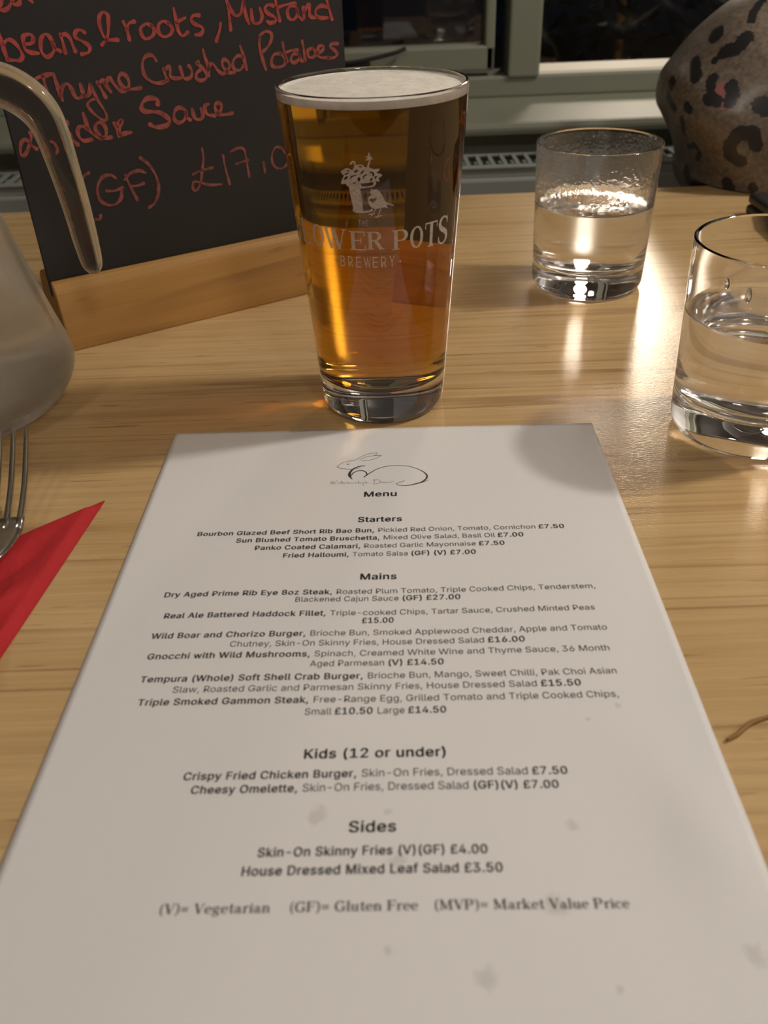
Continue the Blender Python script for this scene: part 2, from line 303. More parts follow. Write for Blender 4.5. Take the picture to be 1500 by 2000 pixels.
# traced handwriting, emblem and print, in millimetres / degrees on their own surfaces
CHALK={"top":[[2.4,[[3.8,179.7],[5.7,179.3],[7.9,180.1],[10.0,182.2],[11.0,183.9]]],[2.4,[[10.6,182.6],[11.8,181.4],[14.0,181.9],[14.7,183.7]]],[2.4,[[19.5,183.4],[20.5,181.9]]],[2.4,[[2.6,179.8],[4.5,181.2],[5.7,183.8]]]],"one":[[2.5,[[0.4,169.2],[0.8,165.9],[0.9,161.7],[1.5,157.1]]],[2.5,[[1.2,164.5],[3.1,165.9],[5.2,166.0],[7.3,164.2],[9.0,160.7],[9.3,158.0],[7.5,156.3],[4.7,156.6],[1.5,157.1]]],[2.5,[[12.0,163.5],[14.9,163.5],[16.6,165.0],[16.4,167.2],[14.2,167.8],[11.9,166.8],[11.3,163.6],[11.8,160.7],[14.4,159.3],[17.7,158.7]]],[2.5,[[25.9,163.8],[25.1,166.0],[23.2,167.1],[21.0,165.6],[19.7,162.4],[19.6,159.0],[21.2,156.7],[23.4,157.0],[25.8,158.9],[26.5,160.8],[25.9,163.8],[26.9,160.3],[29.2,158.6]]],[2.5,[[31.1,166.4],[31.4,163.3],[31.7,157.7]]],[2.5,[[31.3,165.9],[33.8,166.2],[35.5,164.4],[36.2,161.4],[37.0,157.9]]],[2.5,[[43.9,166.3],[41.8,167.7],[39.4,167.0],[38.6,164.6],[41.1,162.7],[44.0,160.7],[45.2,158.7],[43.6,156.6],[40.2,156.2]]],[2.5,[[51.9,159.6],[54.9,161.5],[61.1,161.3]]],[2.5,[[55.2,161.7],[53.5,164.3],[52.7,169.8],[53.8,173.5],[56.1,174.8],[58.0,173.2],[57.7,169.4],[56.4,164.6],[54.9,161.8]]],[2.5,[[65.9,169.5],[67.0,166.2],[67.6,160.9]]],[2.5,[[66.9,165.7],[68.9,168.5],[71.9,169.2]]],[2.4,[[81.0,166.6],[78.3,167.6],[75.0,165.8],[74.9,162.5],[76.9,160.4],[80.5,161.2],[82.5,164.0],[81.0,166.6]]],[2.4,[[91.0,167.0],[88.2,168.1],[85.5,166.6],[84.8,162.9],[87.3,160.6],[91.0,161.2],[93.0,164.0],[91.0,167.0]]],[2.4,[[95.5,173.8],[95.8,168.8],[96.3,162.8],[98.4,160.1],[101.7,161.6]]],[2.4,[[96.0,167.1],[101.4,168.8]]],[2.4,[[109.7,169.4],[106.6,169.6],[104.8,167.7],[106.4,165.4],[109.8,163.9],[111.1,162.1],[109.2,160.1],[106.0,159.9]]],[2.4,[[122.1,164.4],[121.0,160.9],[118.2,155.8]]],[2.4,[[127.4,176.2],[128.0,170.0],[127.9,160.8]]],[2.4,[[128.2,173.8],[129.8,169.9],[132.4,167.5],[135.2,168.5],[137.2,172.2],[138.0,175.5]]],[2.4,[[138.0,175.5],[138.0,171.2],[138.6,166.3],[139.9,162.8]]],[2.4,[[142.1,170.0],[142.1,165.1],[143.3,162.8],[146.7,163.0],[148.6,166.1],[147.6,170.3]]],[2.4,[[156.3,170.9],[153.0,171.6],[150.9,169.8],[152.5,167.3],[156.6,165.0],[157.0,163.0],[153.7,162.2],[151.4,163.2]]],[2.4,[[157.9,174.2],[158.7,169.7],[159.8,163.0]]],[2.4,[[159.0,169.7],[164.7,170.8],[170.8,171.1]]],[2.4,[[170.6,169.9],[167.1,169.6],[165.3,167.3],[165.9,163.8],[169.0,162.8],[171.8,165.4],[171.2,168.9],[172.6,164.3],[174.7,162.4]]],[2.4,[[175.9,168.5],[176.1,163.0]]],[2.4,[[176.0,166.0],[178.9,169.3],[180.6,169.7],[179.9,166.3],[180.6,163.5],[185.1,162.6]]],[2.4,[[192.8,167.4],[188.3,168.7],[184.5,166.9],[184.3,163.9],[187.7,162.2],[192.4,162.1]]],[2.4,[[192.1,171.9],[193.4,166.8],[195.0,161.1]]]],"two":[[2.6,[[12.3,146.7],[16.0,147.7],[19.6,148.2],[22.7,148.4]]],[2.6,[[17.3,147.6],[17.3,144.4],[17.3,140.8]]],[2.6,[[22.9,148.4],[23.3,145.4],[23.9,140.9],[24.7,135.1]]],[2.6,[[24.0,137.6],[26.4,141.8],[29.3,142.7],[30.7,140.2],[31.8,136.3],[33.7,135.1],[36.7,136.2]]],[2.6,[[36.0,141.8],[36.4,138.7],[36.7,136.2],[38.4,135.6],[40.2,137.5],[41.3,141.5]]],[2.6,[[45.5,141.8],[46.8,138.4],[48.4,134.0]]],[2.6,[[46.0,141.0],[48.7,142.7],[49.6,140.6],[51.9,136.2]]],[2.6,[[49.2,140.6],[52.5,143.2],[53.9,141.0],[56.0,137.8],[58.4,135.9],[61.9,136.5]]],[2.6,[[61.9,136.5],[63.0,139.6],[62.3,143.0],[59.8,144.7],[57.8,143.0],[57.9,140.1],[60.1,137.2],[63.3,136.4],[69.0,136.4]]],[2.0,[[41.4,141.7],[42.2,138.1],[43.8,132.9],[46.3,127.5],[46.9,123.6],[45.2,122.3],[42.3,124.2],[39.0,128.0],[37.6,131.1],[39.2,133.0],[42.6,133.9]]],[2.4,[[80.8,149.1],[79.5,151.5],[76.8,152.4],[73.9,151.0],[72.4,147.9],[72.4,143.3],[74.5,140.2],[78.0,138.1],[82.3,137.8],[85.9,139.0]]],[2.4,[[84.3,144.6],[84.7,141.6],[85.4,138.6]]],[2.4,[[84.9,144.1],[87.6,145.5],[88.0,143.4],[87.7,140.5],[90.4,139.1],[94.4,139.1]]],[2.4,[[94.1,144.7],[94.8,141.4],[95.4,139.0],[97.3,138.2],[100.0,139.2],[100.9,142.1],[99.6,144.8]]],[2.4,[[105.7,146.3],[104.0,145.4],[106.3,144.1],[108.9,140.9],[109.4,137.8],[106.1,136.4],[103.2,137.6],[103.4,140.2],[106.0,142.0]]],[2.4,[[109.4,152.1],[110.0,148.1],[111.1,143.7],[111.0,138.1]]],[2.4,[[110.7,141.1],[112.4,144.0],[114.5,144.2],[116.6,141.0],[119.4,138.7],[122.5,139.1]]],[2.4,[[122.6,139.5],[124.5,141.9],[123.9,144.6],[121.4,145.9],[120.1,144.1],[120.8,141.4],[123.6,139.0],[127.2,138.4]]],[2.4,[[133.5,146.3],[130.5,147.0],[127.6,145.1],[126.6,142.2],[127.9,139.9],[131.0,139.5],[133.4,141.5]]],[2.4,[[132.7,151.9],[133.8,148.0],[134.5,143.6],[135.2,139.1]]],[2.4,[[145.3,154.0],[146.2,156.4],[150.1,158.1],[153.4,156.8],[153.0,153.3],[150.4,150.0],[147.0,147.8]]],[2.4,[[145.1,155.5],[145.1,150.0],[146.2,143.7],[147.7,137.9]]],[2.4,[[158.2,145.7],[154.3,145.6],[152.2,143.2],[152.1,139.8],[155.5,138.5],[160.1,139.3],[161.1,142.9],[158.2,145.7]]],[2.4,[[160.4,151.2],[160.9,146.5],[162.2,141.2]]],[2.4,[[160.7,145.5],[165.4,146.6],[169.9,146.5]]],[2.4,[[169.1,144.7],[166.5,144.4],[164.9,141.5],[167.3,139.9],[170.8,142.0],[170.4,144.6],[172.0,140.8],[174.6,140.0]]],[2.4,[[173.6,151.0],[174.2,146.3],[174.6,140.5]]],[2.4,[[180.5,146.8],[177.1,145.6],[177.1,142.4],[180.0,141.6],[182.2,143.5],[180.5,146.8]]],[2.4,[[182.8,143.5],[187.0,144.7],[187.8,147.2],[184.5,147.0],[183.5,143.4],[185.3,141.1],[190.7,140.4]]],[2.4,[[198.0,147.6],[193.9,147.7],[192.5,146.3],[195.1,144.5],[197.3,142.1],[195.4,140.2],[190.7,140.1]]]],"three":[[2.4,[[3.7,121.4],[3.6,118.5],[-0.2,112.3],[-2.7,110.2],[-3.8,112.2],[-2.2,116.8],[0.7,118.2],[3.0,114.9],[5.0,112.8]]],[2.7,[[24.4,124.1],[24.8,123.0]]],[2.7,[[24.7,117.9],[25.7,114.3],[27.7,111.9]]],[2.7,[[35.7,113.4],[31.9,113.3],[29.6,115.1],[29.1,118.2],[30.4,120.6],[32.7,120.7],[34.7,119.4]]],[2.7,[[34.2,127.3],[34.7,123.4],[35.2,119.5],[37.6,115.8],[41.3,113.3]]],[2.7,[[41.3,113.3],[44.4,114.4],[44.9,118.7],[43.1,121.5],[40.2,121.0],[39.2,118.6],[40.4,115.4],[42.7,113.1],[47.0,113.2]]],[2.7,[[50.4,120.2],[51.2,117.0],[51.9,113.4]]],[2.7,[[51.4,119.2],[54.9,120.9],[53.2,117.6],[52.2,113.8],[55.4,114.1],[59.0,114.2]]],[2.7,[[18.2,119.2],[16.1,117.8],[15.6,114.0],[18.2,111.9]]],[3.2,[[77.6,127.0],[78.0,129.1],[75.5,130.4],[72.1,130.6],[68.9,128.8],[67.6,126.0],[69.6,124.0],[74.2,123.4],[78.4,122.1],[81.9,119.4],[83.0,117.1],[80.6,115.1],[76.5,114.8],[73.2,115.4],[71.0,116.8]]],[2.7,[[93.5,122.0],[90.7,123.5],[88.1,123.1],[86.2,120.7],[86.1,117.6],[88.3,115.7],[91.5,116.4],[93.5,118.9],[93.4,121.6],[93.8,117.9],[95.6,116.4]]],[2.7,[[97.8,121.7],[98.1,118.8],[99.2,116.4],[102.3,116.0],[103.9,118.1],[103.2,121.7]]],[2.7,[[108.4,123.4],[106.0,122.8],[105.8,120.1],[107.3,117.7],[111.3,116.7]]],[2.7,[[113.6,117.8],[116.0,119.8],[115.9,122.5],[113.7,123.4],[112.1,121.6],[112.7,118.8],[114.5,117.0],[118.2,116.5],[122.5,116.7]]]],"four":[[2.3,[[30.3,96.2],[27.4,95.0],[24.9,91.6]]],[2.3,[[45.1,91.0],[42.8,93.0],[38.3,92.9],[34.4,89.3],[32.9,84.4],[34.1,79.5],[38.0,76.7],[42.5,76.8],[46.0,79.7],[47.2,83.8]]],[2.3,[[38.4,84.8],[42.7,84.1],[47.9,85.0]]],[2.3,[[51.1,91.7],[52.0,87.3],[55.4,76.8]]],[2.3,[[50.1,89.3],[53.9,92.1],[59.5,93.0],[63.3,91.1]]],[2.3,[[53.4,85.0],[57.0,84.8],[60.8,85.5]]],[2.3,[[61.8,99.8],[66.0,95.4],[69.0,89.0],[69.7,82.8],[68.1,76.9],[65.0,72.9],[61.8,71.3]]],[2.3,[[28.8,70.0],[31.0,69.6],[31.9,71.6]]],[1.9,[[100.4,99.8],[100.4,93.8],[98.2,86.2],[96.3,80.3],[93.2,76.3],[90.9,77.6],[92.1,81.4],[96.3,80.3],[101.9,78.0],[109.8,77.2]]],[1.9,[[92.3,85.8],[97.4,87.2],[105.4,87.8]]],[1.9,[[113.3,93.7],[113.7,86.5],[115.3,76.4]]],[1.9,[[118.5,95.1],[123.7,96.6],[127.6,95.2],[128.3,88.8],[129.0,78.8]]],[1.9,[[121.5,87.6],[125.7,88.3],[129.3,88.7]]],[1.9,[[139.8,85.8],[140.1,79.4]]],[1.9,[[153.3,92.5],[149.2,93.5],[146.0,89.0],[146.4,83.4],[149.8,80.6],[154.2,80.9],[157.4,85.5],[153.3,92.5]]]]}
RABBIT=[[[0.2,0.2,0.2,0.2,0.2,0.2,0.2,0.2,0.2,0.2],[[-21.38,36.01],[-19.19,33.02],[-16.14,31.53],[-13.04,30.71],[-10.77,28.19],[-6.9,25.34],[-2.57,24.63],[-4.11,26.99],[-7.63,27.96],[-10.9,30.58]]],[[0.2,0.2,0.2,0.2,0.2],[[-4.11,26.99],[-0.57,27.16],[-2.91,29.31],[-6.0,31.03],[-9.7,31.46]]],[[0.2,0.2,0.2,0.2,0.2,0.2],[[-21.38,36.01],[-19.76,37.54],[-17.42,38.23],[-14.7,38.71],[-12.02,38.47],[-10.12,37.47]]],[[0.64,0.64],[[-16.5,34.11],[-16.04,34.13]]],[[0.48,0.64,0.72,1.04,1.2,0.16],[[-8.23,36.1],[-10.16,36.23],[-12.81,37.71],[-14.64,40.52],[-15.2,44.05],[-13.7,47.63]]],[[0.48,0.56,0.48,0.48,0.48,0.48,0.32],[[-14.31,44.45],[-13.44,42.0],[-11.2,40.31],[-8.9,40.42],[-7.32,42.27],[-7.28,44.41],[-8.39,45.77]]],[[0.56,0.48,0.36,0.28,0.24,0.24,0.32,0.64,0.8,0.72,0.64,0.36,0.24,0.2,0.2,0.2,0.16],[[-8.39,45.77],[-5.79,42.7],[-2.02,38.92],[2.58,36.96],[7.98,36.62],[12.96,37.79],[17.48,40.89],[20.39,44.93],[20.27,48.43],[17.93,51.44],[14.53,53.0],[11.16,54.02],[8.19,53.75],[6.52,52.45],[7.47,51.33],[9.72,50.39],[10.3,49.38]]],[[0.48,0.36,0.12],[[16.41,52.4],[19.06,51.14],[21.54,49.53]]]]
PUBNAME=[[[0.16,0.16,0.16,0.16,0.16],[[-23.59,48.59],[-23.08,51.03],[-22.43,48.99],[-21.95,51.08],[-20.79,48.02]]],[[0.16,0.16,0.16,0.16,0.16,0.16,0.16,0.16,0.16,0.16,0.16],[[-20.27,50.81],[-19.57,49.8],[-18.96,50.86],[-18.48,48.81],[-18.02,50.91],[-17.48,50.24],[-16.89,50.95],[-15.81,49.62],[-15.38,51.02],[-14.28,50.38],[-13.51,51.1]]],[[0.16,0.16,0.16],[[-13.13,51.12],[-12.23,50.12],[-11.63,51.18]]],[[0.16,0.16,0.16,0.16],[[-10.95,48.8],[-10.88,51.22],[-10.16,50.21],[-9.57,51.27]]],[[0.16,0.16],[[-9.03,50.26],[-8.82,51.3]]],[[0.16,0.16],[[-8.28,50.3],[-8.58,53.37]]],[[0.16,0.16,0.16,0.16],[[-8.28,50.3],[-7.15,50.14],[-7.5,51.36],[-6.2,50.73]]],[[0.16,0.16],[[-3.42,48.43],[-3.75,51.87]]],[[0.16,0.16,0.16,0.16,0.16],[[-4.55,48.73],[-1.92,48.5],[-0.77,50.28],[-1.88,51.61],[-4.12,52.06]]],[[0.16,0.16,0.16,0.16,0.16,0.16,0.16,0.16],[[-0.77,50.97],[-0.02,50.45],[0.36,51.36],[0.92,50.49],[1.67,51.42],[2.04,50.54],[2.98,51.13],[5.23,50.2]]]]
STAINS=[[-17.4,227.6,2.4],[-18.7,229.6,1.6],[2.9,227.1,0.9],[5.8,242.8,2.0],[46.8,256.5,2.6],[77.8,188.0,1.0],[67.0,193.4,0.8],[27.1,275.2,2.4],[94.0,270.3,2.2],[2.8,268.2,0.9],[58.8,278.4,0.9],[55.3,232.6,1.6]]
CREASE=[[85.6,234.0],[73.0,212.4],[46.2,256.4]]
POT_POLYS=[[[[-18.7,120.93],[-16.77,119.63],[-16.63,117.81],[-15.93,114.6],[-14.95,110.67],[-15.57,109.83],[-13.37,108.83],[-8.49,108.76],[-3.64,109.33],[-2.56,110.25],[-3.56,110.61],[-4.63,109.93],[-7.38,109.71],[-8.74,109.94],[-8.85,112.86],[-9.26,116.09],[-9.72,118.6],[-9.0,119.18],[-3.33,119.59],[-0.66,120.33],[-0.08,121.89],[-1.87,122.05],[-2.3,120.37],[-8.94,119.97],[-9.51,121.05]]],[[[-21.73,120.71],[-20.53,123.13],[-19.34,124.29],[-20.65,124.92],[-21.03,126.02],[-19.37,126.75],[-17.58,127.46],[-15.58,127.29],[-13.97,126.65],[-12.85,127.99],[-11.82,128.45],[-10.14,129.01],[-7.57,128.79],[-6.67,128.01],[-5.07,127.78],[-3.79,127.76],[-0.95,127.04],[2.27,127.17],[1.58,126.09],[0.26,125.46],[3.14,124.92],[3.43,124.02],[1.45,123.19],[2.2,121.82],[-0.56,122.13],[-4.2,121.52],[-8.83,121.22],[-13.54,121.04],[-18.69,120.98]],[[-17.37,126.36],[-16.16,126.61],[-15.7,126.18],[-16.74,125.93]],[[-18.9,124.98],[-16.42,125.72],[-16.84,125.04],[-18.6,124.65]],[[-15.51,123.28],[-14.9,124.19],[-11.83,124.79],[-11.86,124.45],[-14.61,123.74],[-15.07,122.61]],[[-10.74,122.22],[-11.16,123.11],[-10.26,123.91],[-9.31,123.35],[-9.74,122.23]],[[-7.6,124.24],[-5.91,125.01],[-5.29,124.67],[-6.97,124.02],[-7.2,123.12],[-7.83,123.35]],[[-3.92,125.77],[-2.61,126.08],[-1.03,125.49],[-1.09,124.38],[-2.08,124.07],[-2.02,125.07],[-3.29,125.54]],[[-3.82,122.19],[-3.1,123.3],[-1.96,123.39],[-2.5,122.4]],[[-14.36,121.2],[-13.82,121.51],[-11.95,121.71],[-12.84,121.23]],[[-10.23,128.02],[-8.89,128.46],[-7.63,128.02],[-8.95,127.8]],[[-13.05,126.0],[-11.31,126.9],[-10.36,126.47],[-12.09,125.57]],[[-19.47,123.17],[-17.63,124.12],[-16.99,123.69],[-18.86,122.51]],[[-0.73,123.93],[0.53,124.34],[0.15,123.23],[-0.68,123.03]],[[-9.13,125.58],[-7.41,126.69],[-6.95,126.35],[-8.51,125.14]]],[[[-3.55,133.97],[-2.87,132.33],[-1.21,131.0],[-2.63,131.03],[-3.44,130.82],[-6.16,130.53],[-4.35,131.49],[-6.04,132.16],[-4.29,132.36]]],[[[-3.37,119.02],[-2.07,118.55],[-0.41,118.74],[1.22,118.24],[3.14,116.58],[4.41,114.69],[5.37,113.26],[7.4,112.7],[10.47,111.6],[10.12,111.27],[6.7,112.04],[6.01,111.72],[6.65,110.41],[4.96,110.95],[3.59,110.89],[-0.17,110.43],[-2.53,110.72],[-4.5,111.91],[-5.35,114.24],[-5.1,115.39],[-3.18,116.74],[-4.78,117.68],[-3.44,117.89]],[[-3.63,114.91],[-2.29,114.89],[0.06,115.06],[-1.0,113.94],[-2.4,113.04],[-3.7,113.76],[-4.69,114.0]]]]
POT_STROKES=[[0.65,[[-4.59,127.77],[-4.03,129.08],[-3.29,130.6],[-3.62,131.92]]],[0.75,[[-14.71,129.18],[-13.64,129.97],[-12.34,129.87],[-12.11,128.88],[-11.51,128.23]]],[0.35,[[-0.85,110.45],[-2.3,108.84],[-3.73,107.92]]],[0.35,[[2.21,110.48],[1.09,108.28],[0.0,107.13]]],[0.45,[[-5.26,108.17],[-1.65,108.35]]],[0.35,[[-3.76,107.44],[-2.68,108.37]]],[0.45,[[-1.39,106.93],[2.6,107.53]]],[0.35,[[-0.2,106.55],[0.36,107.36]]]]
SPOTS_SHADE=[[0.0064,[[0.2998,0.8397,0.1195],[0.299,0.8363,0.1172]]],[0.0062,[[0.3015,0.8164,0.1073],[0.3086,0.8108,0.1103],[0.3153,0.8121,0.1176]]],[0.0045,[[0.2913,0.8077,0.0887],[0.2894,0.8029,0.0824]]],[0.005,[[0.2879,0.7987,0.0752],[0.2932,0.793,0.0733]]],[0.0049,[[0.3031,0.7935,0.0852],[0.3041,0.7882,0.0781],[0.3018,0.7869,0.0731]]],[0.0064,[[0.3228,0.7759,0.0725],[0.3296,0.7724,0.0702]]],[0.0054,[[0.3243,0.7703,0.0422],[0.3198,0.7717,0.052],[0.31,0.7758,0.0507],[0.306,0.7809,0.0406],[0.3086,0.7833,0.0316],[0.3165,0.7783,0.0277]]],[0.0035,[[0.3216,0.8228,0.1289],[0.3254,0.8315,0.1356],[0.333,0.8372,0.1416]]],[0.0028,[[0.2947,0.8188,0.1011],[0.2949,0.8176,0.1004]]],[0.0055,[[0.3143,0.7916,0.0064],[0.3166,0.7897,0.0019]]],[0.0043,[[0.3313,0.7765,0.0057],[0.3313,0.7765,0.0057]]],[0.0046,[[0.2842,0.8371,0.0991],[0.2815,0.8191,0.0874]]],[0.0045,[[0.2693,0.8486,0.0817],[0.2691,0.843,0.0788]]],[0.0037,[[0.2682,0.849,0.0695],[0.2705,0.8318,0.0619]]],[0.0036,[[0.2746,0.8143,0.0667],[0.2766,0.8094,0.0638]]],[0.0032,[[0.2751,0.8194,0.0546],[0.2819,0.8312,0.0416]]],[0.003,[[0.2906,0.8381,0.0271],[0.2894,0.8178,0.0334],[0.2939,0.8154,0.027],[0.2956,0.8235,0.0202]]],[0.0059,[[0.2974,0.854,0.0029],[0.2977,0.8448,-0.0032],[0.3092,0.8374,-0.008]]]]  # leopard spots; the last stroke paints shade into the bag's lower left corner
